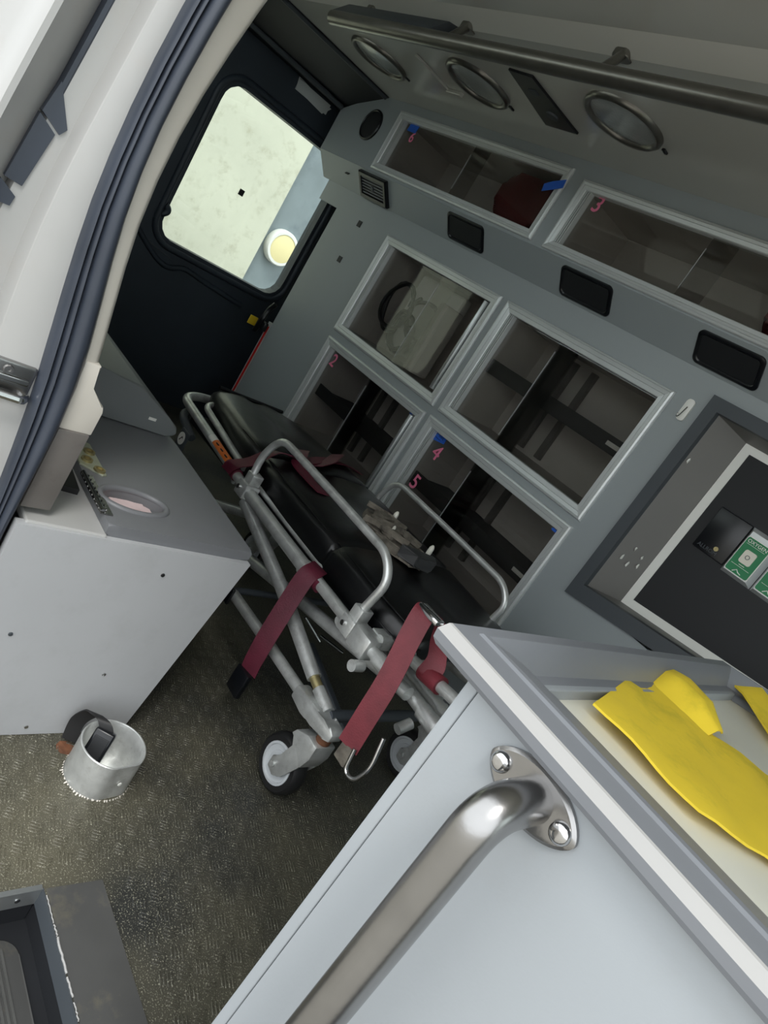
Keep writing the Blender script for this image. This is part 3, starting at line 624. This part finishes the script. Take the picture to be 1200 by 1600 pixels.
# ================================================================== BENCH
t = thing('bench_box', 'light grey bench box with dark grey lid beside the doorway', 'bench', (-1.7, .58, 0))
b = B(); prism(b, [(.392, .001), (.757, .001), (.824, .437), (.392, .437)], 'x', -.95, -.933); ep = obj('end_panel', b, 'bench_grey', t)
b = B(); prism(b, [(.465, .001), (.75, .001), (.816, .436), (.465, .436)], 'x', -2.55, -.951); obj('bench_body', b, 'bench_grey', t)
for (y, z, m) in ((.66, .385, 'rubber_black'), (.655, .15, 'chrome'), (.565, .02, 'chrome'), (.46, .23, 'dark_frame')):
    b = B(); lathe(b, [(.004, 0), (.0035, .0016), (0, .002)], (-.933, y, z), (1, 0, 0), 10); obj('rivet', b, m, ep)
b = B()
el = lambda a: (-1.042, .606) if a is None else (-1.042+.036*math.cos(a), .606+.058*math.sin(a))
ring_hole(b, 'z', .437, .459, (-1.42, -.944, .530, .822), el, 64)
es = [e for e in b.edges if all(abs(v.co.y-.530) < 1e-4 or abs(v.co.y-.822) < 1e-4 or abs(v.co.x+.944) < 1e-4 for v in e.verts) and abs(e.verts[0].co.z-e.verts[1].co.z) < 1e-5]
bmesh.ops.bevel(b, geom=es, offset=.006, segments=3, profile=.5, affect='EDGES')
lid = obj('lid', b, 'lid_grey', t, 'dark grey lid with oval finger hole', smooth=40)
b = B(); tube(b, [(-1.042+.041*math.cos(a), .606+.064*math.sin(a), .4575) for a in [2*math.pi*k/48 for k in range(48)]], .0065, seg=10, closed=True); obj('hole_rim', b, 'lid_grey', lid, smooth=60)
b = B(); prism(b, [(-1.075, .56), (-1.01, .555), (-1.005, .65), (-1.08, .655)], 'z', .4375, .4395); box(b, -1.07, -1.045, .575, .64, .4395, .4425); obj('paper', b, 'paper_pink', lid)
b = B(); prism(b, [(-1.2, .405), (-.940, .405), (-.937, .533), (-1.2, .531)], 'z', .425, .4415, .003); obj('corner_sheet', b, 'white_paint', t, 'white painted corner sheet')
b = B(); prism(b, [(-1.125, .490), (-1.055, .485), (-1.052, .512), (-1.125, .518)], 'z', .4415, .452); obj('black_foot', b, 'rubber_black', t)
h = B(); box(h, -1.10, -.972, .522, .544, .4595, .4615); hg = obj('hinge', h, 'steel_brushed', t)
h = B(); tube(h, [(-1.10, .526, .4635), (-.975, .526, .4635)], .0042, seg=10)
for k in range(9): tube(h, [(-1.095+k*.0135, .522, .4625), (-1.089+k*.0135, .534, .4645)], .0022, seg=6)
obj('hinge_knuckles', h, 'chrome', hg)
h = B(); prism(h, [(-1.235, .562), (-1.228, .574), (-1.112, .574), (-1.108, .566), (-1.135, .530), (-1.15, .530)], 'z', .459, .463, .001); ap = obj('anchor_plate', h, 'zinc_plate', t, 'pale zinc anchor plate')
for (x, y) in ((-1.188, .561), (-1.153, .547), (-1.122, .562)):
    h = B(); lathe(h, [(.011, 0), (.011, .004), (.007, .004), (.007, .001), (0, .001)], (x, y, .463), (0, 0, 1), 14); obj('bolt', h, 'brass', ap)
b = B(); prism(b, [(.37, .461), (.80, .461), (.818, .464), (.825, .474), (.818, .489), (.79, .506), (.70, .556), (.60, .566), (.37, .572)], 'x', -2.5, -1.392, .005, 2)
cu = tag(obj('bench_cushion', b, 'vinyl_grey', smooth=45), 'grey vinyl seat cushion lying on the bench box', 'cushion')
b = B(); box(b, -1.3925, -1.3905, .744, .762, .488, .4945); obj('tag_label', b, 'label_white', cu)

# ================================================================== FLOOR SOCKET AND BELT BUCKLE
t = thing('floor_socket', 'round aluminium cup fixed to the rubber floor', 'cup', (-.832, .68, 0))
cxs, cys, rs_ = -.832, .678, .0605
def cup_pts(r, z):
    o = []
    for k in range(56):
        a = 2*math.pi*k/56; rr = r
        d = (a-math.radians(8)+math.pi) % (2*math.pi)-math.pi
        if abs(d) < .42: rr = r*math.cos(.42)/math.cos(d)
        o.append((cxs+rr*math.cos(a), cys+rr*math.sin(a), z))
    return o
b = B(); loops(b, [cup_pts(rs_, 0), cup_pts(rs_, .0765), cup_pts(rs_-.0012, .0775), cup_pts(rs_-.003, .0775), cup_pts(rs_-.004, .076), cup_pts(rs_-.004, .004)], (False, True)); obj('cup_wall', b, 'worn_alu', t, smooth=35)
b = B(); lathe(b, [(.004, 0), (.004, .001), (0, .0015)], (cxs+.0555, cys+.012, .035), (1, .14, 0), 10); obj('rivet', b, 'label_white', t)
b = B()
for k in range(70):
    a = 2*math.pi*k/70; r0 = rs_+.001; r1 = rs_+random.choice((.002, .0025, .003, .004, .0065)); a += random.uniform(-.03, .03); q = Vector((cxs, cys, .0005)); da = .03
    f_ = [b.verts.new(q+Vector((r*math.cos(aa), r*math.sin(aa), hh))) for r, aa, hh in ((r0, a-da, .003), (r0, a+da, .003), (r1, a+da*.5, .0005), (r1, a-da*.5, .0005))]; b.faces.new(f_)
obj('sealant_fringe', b, 'cream_trim', t, kind='stuff')
t = thing('belt_buckle', 'black seat belt buckle hanging inside the aluminium floor cup', 'buckle', (-.85, .67, .05))
b = B(); ribbon(b, [(-.905, .640, .012), (-.91, .640, .055), (-.897, .648, .088), (-.882, .652, .097), (-.866, .661, .096), (-.856, .667, .084)], (.55, .83, 0), .028, .003); obj('webbing', b, 'rubber_black', t, smooth=40)
b = B(); box(b, -.019, .019, -.010, .010, -.062, 0, .004, 3); bmesh.ops.transform(b, matrix=Matrix.Translation((-.856, .668, .086)) @ Matrix.Rotation(math.radians(48), 4, 'Z') @ Matrix.Rotation(math.radians(-24), 4, 'X'), verts=b.verts[:]); bk = obj('buckle_body', b, 'black_plastic', t, smooth=40)
b = B(); box(b, -.014, .014, -.0112, -.009, -.054, -.012, .001); bmesh.ops.transform(b, matrix=Matrix.Translation((-.856, .668, .086)) @ Matrix.Rotation(math.radians(48), 4, 'Z') @ Matrix.Rotation(math.radians(-24), 4, 'X'), verts=b.verts[:]); obj('buckle_face', b, 'black_matte', bk)
b = B(); lathe(b, [(.017, 0), (.012, .0006), (0, .001)], (-.898, .636, .0006), (0, 0, 1), 9); jitter(b, .0006); tag(obj('rust_patch', b, 'rust'), 'orange rust stain on the floor behind the aluminium cup', 'stain')

# ================================================================== COUNTER CABINET
t = thing('counter_cabinet', 'pale grey counter cabinet with metal grab handle and tray top', 'cabinet', (.1, .8, 0))
b = B(); box(b, -.232, .58, .482, 1.17, .001, .766); obj('cabinet_body', b, 'panel_grey', t)
b = B(); box(b, -.2435, -.2315, .4755, 1.175, .001, .786, .0015); obj('corner_panel', b, 'panel_grey', t)
b = B(); box(b, -.2305, .58, .4765, .4815, .001, .786); fp = obj('front_panel', b, 'panel_grey', t)
def cl(a, bb, z): return [(-.283+a, .457+bb, z), (.58, .457+bb, z), (.58, 1.275-a, z), (-.185+a*.6, 1.275-a, z), (-.283+a, 1.19-a*.4, z)]
b = B(); loops(b, [cl(.045, .025, .786), cl(.004, .004, .7895), cl(0, .001, .794), cl(0, -.001, .8026)]); obj('rim_lower', b, 'rim_grey', t)
b = B(); loops(b, [cl(0, -.001, .8026), cl(.003, .005, .8106), cl(.004, .007, .8115)]); obj('rim_edge', b, 'rim_white', t, 'white bevelled rim edge')
b = B(); loops(b, [cl(.004, .007, .8115), cl(.014, .034, .8115)]); obj('rim_groove', b, 'rim_grey', t)
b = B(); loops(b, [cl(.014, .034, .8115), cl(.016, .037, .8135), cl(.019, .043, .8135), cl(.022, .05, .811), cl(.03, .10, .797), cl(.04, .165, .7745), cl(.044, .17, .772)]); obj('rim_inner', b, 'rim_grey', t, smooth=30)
b = B(); b.faces.new([b.verts.new(p) for p in cl(.036, .155, .774)]); obj('tray_base', b, 'tray_white', t, 'white tray base')
# grab handle
b = B(); tube(b, [(-.145, .474, .762), (-.145, .415, .762), (-.145, .415, .20), (-.145, .474, .20)], .0168, .062, seg=24, fn=12); gh = obj('grab_handle', b, 'steel_brushed', fp, 'brushed steel grab handle', smooth=60)
for zc in (.7625, .20):
    b = B(); pts = []
    for k in range(48):
        a = 2*math.pi*k/48; pts.append((-.148+.0435*math.copysign(abs(math.cos(a))**.95, math.cos(a)), zc+(.0095+.0135*math.cos(a)**0*abs(math.sin(a))**.5)*math.sin(a)))
    lo = [(p[0], .4762, p[1]) for p in pts]; m1 = [(p[0], .4725, p[1]) for p in pts]; hi = [(-.148+(p[0]+.148)*.93, .4705, zc+(p[1]-zc)*.88) for p in pts]
    loops(b, [lo, m1, hi], (True, True)); fl = obj('flange', b, 'steel_brushed', gh, smooth=35)
    for sx in (-.0315, .0315):
        b = B(); lathe(b, [(.0085, 0), (.0078, .0032), (.005, .0052), (.002, .0058), (0, .0054)], (-.148+sx, .4708, zc), (0, -1, 0), 20); obj('screw', b, 'chrome', gh, smooth=60)
# yellow cloth on the tray
def cloth(name, rows, label, th=.0025, m='yellow_cloth'):
    b = B(); nr = len(rows); R_ = []
    for r in rows: R_.append([b.verts.new(p) for p in r])
    for a, c in zip(R_, R_[1:]):
        for k in range(len(a)-1): b.faces.new((a[k], a[k+1], c[k+1], c[k]))
    bmesh.ops.subdivide_edges(b, edges=b.edges[:], cuts=3, use_grid_fill=True)
    for v in b.verts: v.co.z += .0015*math.sin(v.co.x*70+v.co.y*40)
    bmesh.ops.recalc_face_normals(b, faces=b.faces[:]); ext = bmesh.ops.solidify(b, geom=b.faces[:], thickness=th)
    return obj(name, b, m, None, smooth=70)
c1 = cloth('yellow_cloth', [[(-.213, .648, .790), (-.235, .735, .785), (-.256, .82, .786), (-.275, .895, .790)],
                            [(-.150, .645, .790), (-.170, .73, .788), (-.190, .815, .788), (-.222, .890, .786)],
                            [(-.089, .642, .789), (-.110, .73, .788), (-.130, .81, .787), (-.164, .890, .786)],
                            [(-.040, .700, .784), (-.058, .78, .786), (-.080, .86, .786), (-.106, .925, .785)],
                            [(.06, .76, .78), (.04, .85, .784), (.02, .93, .784), (0, 1.0, .782)]], 'x')
tag(c1, 'folded yellow cloth strap lying along the white counter tray', 'cloth')
c2b = cloth('fold', [[(-.2745, .885, .788), (-.272, .915, .797), (-.269, .94, .799), (-.266, .962, .794)],
                     [(-.240, .868, .786), (-.236, .90, .806), (-.232, .925, .809), (-.226, .955, .797)],
                     [(-.202, .862, .786), (-.198, .895, .807), (-.194, .92, .809), (-.190, .945, .797)],
                     [(-.165, .872, .786), (-.163, .886, .796), (-.161, .892, .797), (-.160, .90, .792)]], 'x')
c2b.parent = c1
c3b = cloth('yellow_bag', [[(-.262, 1.20, .795), (-.268, 1.25, .80), (-.255, 1.30, .797)], [(-.225, 1.17, .797), (-.22, 1.22, .812), (-.20, 1.27, .805)], [(-.18, 1.135, .788), (-.17, 1.18, .80), (-.14, 1.22, .80)], [(-.13, 1.08, .784), (-.11, 1.13, .79), (-.09, 1.17, .79)]], 'x', .003)
tag(c3b, 'crumpled yellow cloth at the far corner of the counter tray', 'cloth')

# ================================================================== AMBULANCE COT
NY, FY_ = 1.05, 1.50
cot = thing('ambulance_cot', 'folded aluminium ambulance cot with black vinyl pad and caster wheels', 'stretcher', (-1.2, 1.27, 0))
def part(name, bm, m, label=None, smooth=50, parent=None): return obj(name, bm, m, parent or cot, label, smooth)
def T(name, pts, r, fil=0., m='worn_alu', label=None, seg=14, parent=None):
    return part(name, tube(B(), pts, r, fil, seg), m, label, 60, parent)
# frame rails
T('main_rail', [(-.70, NY, .405), (-1.35, NY, .402), (-1.84, NY, .428), (-1.90, NY+.09, .428), (-1.90, FY_-.09, .428), (-1.84, FY_, .428), (-1.35, FY_, .402), (-.70, FY_, .405)], .0135, .06)
T('inner_rail', [(-1.45, NY+.034, .418), (-1.78, NY+.045, .44), (-1.83, NY+.10, .44), (-1.83, FY_-.10, .44), (-1.78, FY_-.045, .44), (-1.45, FY_-.034, .418)], .010, .05)
T('rail_sleeve', [(-1.345, NY, .402), (-1.02, NY, .3985)], .0165)
T('sleeve_collar', [(-1.03, NY, .3985), (-1.005, NY, .3985)], .0205)
T('latch_rod', [(-1.355, NY+.038, .415), (-1.01, NY+.038, .413)], .0085)
T('latch_rod', [(-1.0, NY+.042, .405), (-.83, NY+.045, .405)], .006, m='black_plastic')
T('cross_tube', [(-.86, NY, .385), (-.86, FY_, .385)], .011); T('cross_tube', [(-1.42, NY, .39), (-1.42, FY_, .39)], .011)
# side guard rails
for y, dz, lab in ((NY, 0, 'near'), (FY_, -.005, 'far')):
    T('guard_rail', [(-1.355, y, .42), (-1.368, y, .50), (-1.33, y, .572+dz), (-1.08, y, .573+dz), (-.85, y, .571+dz), (-.806, y, .53), (-.825, y, .43)], .0098 if y == NY else .0085, .05)
for (xc, y) in ((-1.352, NY), (-.822, NY), (-1.352, FY_), (-.822, FY_)):
    b = B(); box(b, xc-.022, xc+.022, y-.021, y+.024, .383, .424, .004); box(b, xc-.016, xc+.016, y-.014, y+.02, .42, .452, .003); cl_ = part('rail_clamp', b, 'worn_alu', None, 35)
    b = B(); lathe(b, [(.006, 0), (.006, .005), (0, .006)], (xc-.006, y-.021, .405), (0, -1, 0), 10); part('clamp_bolt', b, 'chrome', None, 50, cl_)
# joint cluster at the front
b = B(); box(b, -.80, -.742, NY-.022, NY+.02, .378, .428, .006); box(b, -.79, -.75, NY+.018, NY+.06, .40, .43, .004); part('joint_block', b, 'worn_alu', None, 35)
for (x, y, z, l, r) in ((-.735, NY-.012, .372, .03, .0125), (-.755, NY+.045, .425, .03, .011), (-.71, NY+.075, .43, .045, .012)):
    T('joint_knob', [(x, y, z), (x, y-l, z)], r)
T('hollow_end', [(-.725, NY, .404), (-.688, NY, .405)], .0165)
b = B(); lathe(b, [(.0125, 0), (.0125, .0008), (0, .0008)], (-.688, NY, .405), (1, 0, 0), 14); part('tube_mouth', b, 'black_matte')
# front telescoping ends
for y, z in ((NY+.10, .352), (NY+.16, .352)):
    T('front_tube', [(-.80, y, z+.01), (-.40, y, z)], .0155); T('front_collar', [(-.63, y, z+.004), (-.575, y, z+.003)], .0195)
T('front_knob', [(-.625, NY+.085, .325), (-.625, NY+.055, .31)], .012)
T('front_handle', [(-.70, NY+.06, .43), (-.45, NY+.03, .475)], .0125)
# legs
T('scissor_leg', [(-1.345, NY+.01, .372), (-1.064, NY+.01, .312), (-.835, NY+.01, .247)], .0165)
T('leg_coupling', [(-.838, NY+.01, .248), (-.805, NY+.01, .24)], .0115, m='brass')
T('leg_end', [(-.808, NY+.01, .2405), (-.752, NY+.008, .229)], .0145)
T('lower_leg', [(-1.188, NY, .193), (-1.0, NY, .201), (-.82, NY, .205)], .0135)
T('scissor_leg', [(-1.29, NY+.07, .241), (-1.13, NY+.07, .277), (-.735, NY+.07, .358), (-.66, NY+.07, .37)], .0155)
T('scissor_leg', [(-1.345, FY_-.01, .372), (-1.064, FY_-.01, .312), (-.79, FY_-.01, .235)], .0165)
T('lower_leg', [(-1.188, FY_, .193), (-.82, FY_, .205)], .0135)
T('scissor_leg', [(-1.29, FY_-.07, .241), (-.66, FY_-.07, .37)], .0155)
T('rear_bar', [(-1.19, NY-.012, .196), (-1.195, NY+.02, .2), (-1.195, FY_, .2)], .009, .02, m='dark_frame')
b = B(); box(b, -1.21, -1.17, NY-.02, NY-.012, .17, .215, .003); part('rear_bracket', b, 'black_plastic')
T('axle_bar', [(-.748, NY+.01, .222), (-.748, FY_-.01, .215)], .0135, m='dark_frame')
T('leg_spring', [(-1.06, NY+.13, .24), (-1.02, NY+.18, .20)], .004, m='chrome'); T('leg_spring', [(-.98, NY+.12, .25), (-.94, NY+.18, .235)], .004, m='chrome')
b = B(); box(b, -1.05, -.80, NY+.17, NY+.19, .12, .15, .004); bmesh.ops.rotate(b, verts=b.verts[:], cent=(-.92, 1.23, .13), matrix=Matrix.Rotation(math.radians(14), 3, 'Y')); part('brake_bar', b, 'dark_frame')
# casters (front pair near/far, rear pair)
def caster(x, y, xo, sgn=1):
    b = B(); prism(b, [(x-.12, .190), (x-.12, .222), (x-.06, .228), (x-.035, .232), (x-.01, .225), (x+.015, .232), (x+.03, .224), (x+.03, .205), (x+.012, .196), (x-.035, .196), (x-.055, .186), (x-.075, .184)], 'y', y-.018, y+.018, .005); part('leg_casting', b, 'worn_alu', None, 35)
    b = B(); lathe(b, [(.0165, -.004), (.0165, .012), (.013, .016)], (x+.005, y, .196), (0, 0, -1), 16); part('swivel', b, 'rust')
    wx, wz = x+xo, .0655
    for sy in (-.026, .024):
        b = B(); prism(b, [(x+.021, .178), (x+.022, .15), (x+.010, .112), (wx+.034, .062), (wx+.012, .045), (wx-.012, .05), (wx-.014, .076), (wx+.004, .092), (x-.03, .135), (x-.05, .155), (x-.04, .166), (x-.012, .18)], 'y', y+sy-.002, y+sy+.003, .0018); part('fork', b, 'worn_alu', None, 35)
    b = B(); prism(b, [(x+.022, .182), (x+.023, .15), (x+.014, .118), (x+.0, .128), (x-.022, .143), (x-.052, .152), (x-.045, .167), (x-.012, .183)], 'y', y-.0285, y+.0275, .002); part('fork_crown', b, 'worn_alu', None, 35)
    b = B(); lathe(b, [(.044, -.017), (.058, -.019), (.0635, -.014), (.0655, -.004), (.0655, .004), (.0635, .014), (.058, .019), (.044, .017)], (wx, y, wz), (0, 1, 0), 40); wh = part('wheel', b, 'rubber_black', 'black rubber tyre')
    for s in (-1, 1):
        b = B(); lathe(b, [(.046, .0165), (.046, .0195), (.041, .020), (.039, .016), (.028, .0145), (.027, .018), (.014, .019), (.013, .022), (0, .022)], (wx, y, wz), (0, s, 0), 32); part('hub', b, 'wheel_grey', 'pale grey wheel hub', 40, wh)
    b = B(); tube(b, [(wx, y-.033, wz), (wx, y+.033, wz)], .0065, seg=10); part('axle_bolt', b, 'worn_alu', None, 50, wh)
caster(-.722, NY, -.047); caster(-.722, FY_-.03, -.04); caster(-1.62, NY+.05, -.04); caster(-1.62, FY_-.05, -.04)
T('rear_leg', [(-1.62, NY+.05, .215), (-1.3, NY+.06, .36)], .0135); T('rear_leg', [(-1.62, FY_-.05, .215), (-1.3, FY_-.06, .36)], .0135)
# rear handle with round sticker
T('rear_handle', [(-1.70, NY+.005, .36), (-1.80, NY, .385), (-1.86, NY+.05, .385), (-1.90, NY+.12, .36)], .012, .04, m='dark_frame')
b = B(); box(b, -1.735, -1.68, NY-.018, NY-.012, .315, .375, .004); hb_ = part('handle_plate', b, 'dark_frame')
b = B(); lathe(b, [(.019, 0), (.019, .001), (0, .001)], (-1.71, NY-.018, .347), (0, -1, 0), 20); part('round_sticker', b, 'label_white', 'round white sticker', 40, hb_)
b = B(); tube(b, [(-1.716, NY-.0192, .34), (-1.706, NY-.0192, .354), (-1.702, NY-.0192, .35)], .0016, seg=6); part('sticker_mark', b, 'black_matte', None, 40, hb_)
# orange warning label wrapped on the rail
b = B()
for (xa, xb, m) in ((-1.60, -1.57, 'label_white'), (-1.57, -1.47, 'orange_label')):
    bb = B(); rows = []
    for xx in (xa, xb):
        zc = .402+(-1.35-xx)*.053; rows.append([bb.verts.new((xx, NY-.0143*math.sin(a), zc+.0143*math.cos(a))) for a in [math.radians(-15+k*12) for k in range(9)]])
    for k in range(8): bb.faces.new((rows[0][k], rows[0][k+1], rows[1][k+1], rows[1][k]))
    part('warning_label', bb, m, 'orange warning label' if m == 'orange_label' else None)
b.free()
for k in range(3):
    bb = B(); xx = -1.555+k*.03; zc = .402+(-1.35-xx)*.053; box(bb, xx, xx+.014, NY-.012, NY-.0085, zc+.0105, zc+.0128); part('label_print', bb, 'black_matte')
# pad
def padsec(x, ya, yb, zb, zt):
    rr = .035
    return [(x, ya, zb), (x, ya-.004, zb+.02), (x, ya, zt-rr*.6), (x, ya+rr*.5, zt-.006), (x, ya+rr*1.6, zt), (x, ya+(yb-ya)*.35, zt+.003), (x, (ya+yb)/2, zt-.004), (x, ya+(yb-ya)*.65, zt+.003), (x, yb-rr*1.6, zt), (x, yb-rr*.5, zt-.006), (x, yb, zt-rr*.6), (x, yb+.004, zb+.02), (x, yb, zb)]
secs = [(-1.905, 1.19, 1.45, .44, .462), (-1.90, 1.17, 1.455, .425, .476), (-1.84, 1.14, 1.47, .41, .484), (-1.6, 1.10, 1.52, .40, .488), (-1.43, 1.09, 1.525, .40, .490), (-1.42, 1.09, 1.525, .40, .480), (-1.41, 1.09, 1.525, .40, .490), (-1.2, 1.085, 1.53, .40, .488), (-1.03, 1.085, 1.53, .40, .490), (-1.02, 1.087, 1.53, .40, .479), (-1.01, 1.085, 1.53, .40, .488), (-.86, 1.09, 1.53, .40, .482), (-.76, 1.11, 1.53, .40, .478), (-.72, 1.13, 1.52, .41, .470), (-.71, 1.15, 1.50, .425, .455)]
b = B(); loops(b, [padsec(*s) for s in secs], (True, True))
bmesh.ops.subdivide_edges(b, edges=b.edges[:], cuts=1, use_grid_fill=True, smooth=.3)
pad = part('vinyl_pad', b, 'vinyl_black', 'black quilted vinyl pad', 70)
b = B(); tube(b, [(-1.90, 1.18, .478), (-1.90, 1.44, .478)], .006, seg=8); part('pad_piping', b, 'vinyl_black', None, 60, pad)
for (ya, za) in ((1.088, .438), (1.1, .478)):
    b = B(); tube(b, [(-1.58, ya+.012, za), (-1.2, ya-.002, za+.002), (-.86, ya+.004, za-.004), (-.75, ya+.02, za-.008)], .003, .1, seg=6); part('pad_seam', b, 'vinyl_black', None, 60, pad)
b = B(); box(b, -1.80, -.84, NY+.03, FY_-.03, .372, .40, .006); part('pad_tray', b, 'black_matte')
# straps
def strap(name, pts, wd, width, m, label): return part(name, ribbon(B(), pts, wd, width, .0025), m, label, 50)
s1 = strap('hanging_strap', [(-1.005, NY+.02, .42), (-.99, NY-.004, .421), (-.985, NY-.024, .405), (-.978, NY-.035, .36), (-.968, NY-.045, .30), (-.962, NY-.05, .235), (-.958, NY-.05, .18), (-.955, NY-.048, .15)], [(1, .2, 0), (1, .3, 0), (1, .4, 0), (1, .45, 0), (1, .5, 0), (1, .5, 0), (1, .35, 0), (1, .3, 0)], .046, 'maroon_strap', 'maroon webbing strap')
T('strap_wrap', [(-1.01, NY, .4), (-.955, NY, .4)], .0165, m='maroon_strap')
b = B(); box(b, -.985, -.935, NY-.06, NY-.045, .085, .15, .004); part('strap_buckle', b, 'black_plastic', None, 40)
strap('hanging_strap', [(-.700, 1.085, .546), (-.694, 1.05, .548), (-.676, 1.03, .50), (-.660, 1.02, .455), (-.645, 1.01, .40), (-.636, 1.003, .335), (-.629, 1.0, .265)], [(1, .35, 0)]*7, .047, 'red_strap', 'faded red webbing strap')
b = B(); box(b, -.715, -.655, 1.045, 1.07, .543, .556, .004); part('buckle_plate', b, 'chrome', 'chrome buckle plate', 40)
b = B(); box(b, -.655, -.60, 1.09, 1.105, .53, .55, .004); part('buckle_plate', b, 'chrome', None, 40)
strap('looped_strap', [(-.665, 1.09, .545), (-.655, 1.10, .50), (-.638, 1.10, .47), (-.632, 1.088, .44), (-.63, 1.115, .425)], [(1, .3, 0)]*5, .045, 'red_strap', 'faded red strap looped round the front tube')
T('strap_wrap', [(-.655, NY+.055, .438), (-.60, NY+.049, .448)], .019, m='red_strap')
T('strap_hook', [(-.614, 1.002, .275), (-.604, 1.0, .228), (-.576, 1.0, .232), (-.562, 1.003, .275), (-.582, 1.01, .335)], .0045, .025, m='chrome')
b = B(); box(b, -.645, -.610, .998, 1.006, .228, .268, .003); part('strap_end', b, 'rusty_iron')
strap('pad_strap', [(-1.445, NY-.02, .40), (-1.43, NY-.015, .43), (-1.42, NY+.02, .455), (-1.415, NY+.06, .50), (-1.41, NY+.10, .508), (-1.43, NY+.17, .497), (-1.46, NY+.24, .50), (-1.50, NY+.33, .503), (-1.53, NY+.42, .497), (-1.545, NY+.50, .48)], [(1, 0, .1)]*3+[(1, .1, .4)]*2+[(1, .35, .2)]*5, .046, 'maroon_strap', 'maroon strap across the pad')
strap('pad_strap', [(-1.50, NY+.22, .505), (-1.44, NY+.17, .512), (-1.38, NY+.13, .502), (-1.31, NY+.13, .496), (-1.25, NY+.14, .494)], [(.3, 1, .3), (.3, 1, .5), (.3, 1, .2), (.1, 1, 0), (.1, 1, 0)], .04, 'maroon_strap', 'loose end of the maroon strap')
strap('pad_strap', [(-1.56, NY+.40, .51), (-1.50, NY+.34, .52), (-1.45, NY+.28, .512), (-1.42, NY+.22, .50)], [(.6, .6, .5)]*4, .042, 'maroon_strap', 'loose loop of the maroon strap')
T('strap_wrap', [(-1.47, NY, .4085), (-1.415, NY, .406)], .017, m='maroon_strap')

# ================================================================== OLD BRACKET LYING ON THE PAD
t = thing('metal_bracket', 'dusty metal bracket with pale plastic tips lying on the black pad', 'bracket', (-1.06, 1.31, .49))
b = B(); prism(b, [(-1.20, 1.30), (-1.165, 1.345), (-1.09, 1.37), (-1.03, 1.375), (-.985, 1.37), (-.955, 1.32), (-.965, 1.285), (-1.00, 1.27), (-1.06, 1.225), (-1.10, 1.215), (-1.12, 1.25)], 'z', .491, .516, .006)
bmesh.ops.subdivide_edges(b, edges=b.edges[:], cuts=1); jitter(b, .0025); obj('bracket_body', b, 'rusty_iron', t)
b = B(); prism(b, [(-1.0, 1.262), (-.95, 1.285), (-.935, 1.335), (-.965, 1.36), (-.99, 1.30)], 'z', .50, .532, .005); jitter(b, .002); obj('bracket_end', b, 'shelf_dark', t)
for q in ([(-1.2, 1.30, .525), (-1.15, 1.33, .53), (-1.09, 1.355, .528)], [(-1.115, 1.225, .52), (-1.06, 1.245, .532), (-1.0, 1.285, .53)], [(-1.13, 1.26, .52), (-1.08, 1.32, .53), (-1.03, 1.365, .52)]):
    b = B(); tube(b, q, .009, .02, seg=6); jitter(b, .0015); obj('bracket_rib', b, 'rusty_iron', t)
for q in ((-1.16, -1.12, 1.29, 1.345, .515, .535), (-1.07, -1.03, 1.25, 1.30, .515, .53)):
    b = B(); box(b, *q, .005); jitter(b, .002); obj('bracket_clip', b, 'rusty_iron', t)
for (x, y) in ((-1.145, 1.355), (-.995, 1.365), (-1.08, 1.30)):
    b = B(); s = 1 if y > 1.31 else .6; lathe(b, [(.006*s, 0), (.007*s, .012*s), (.0065*s, .026*s), (.003*s, .033*s), (0, .034*s)], (x, y, .516), (0, 0, 1), 10); obj('plastic_tip', b, 'pale_tip', t, smooth=60)
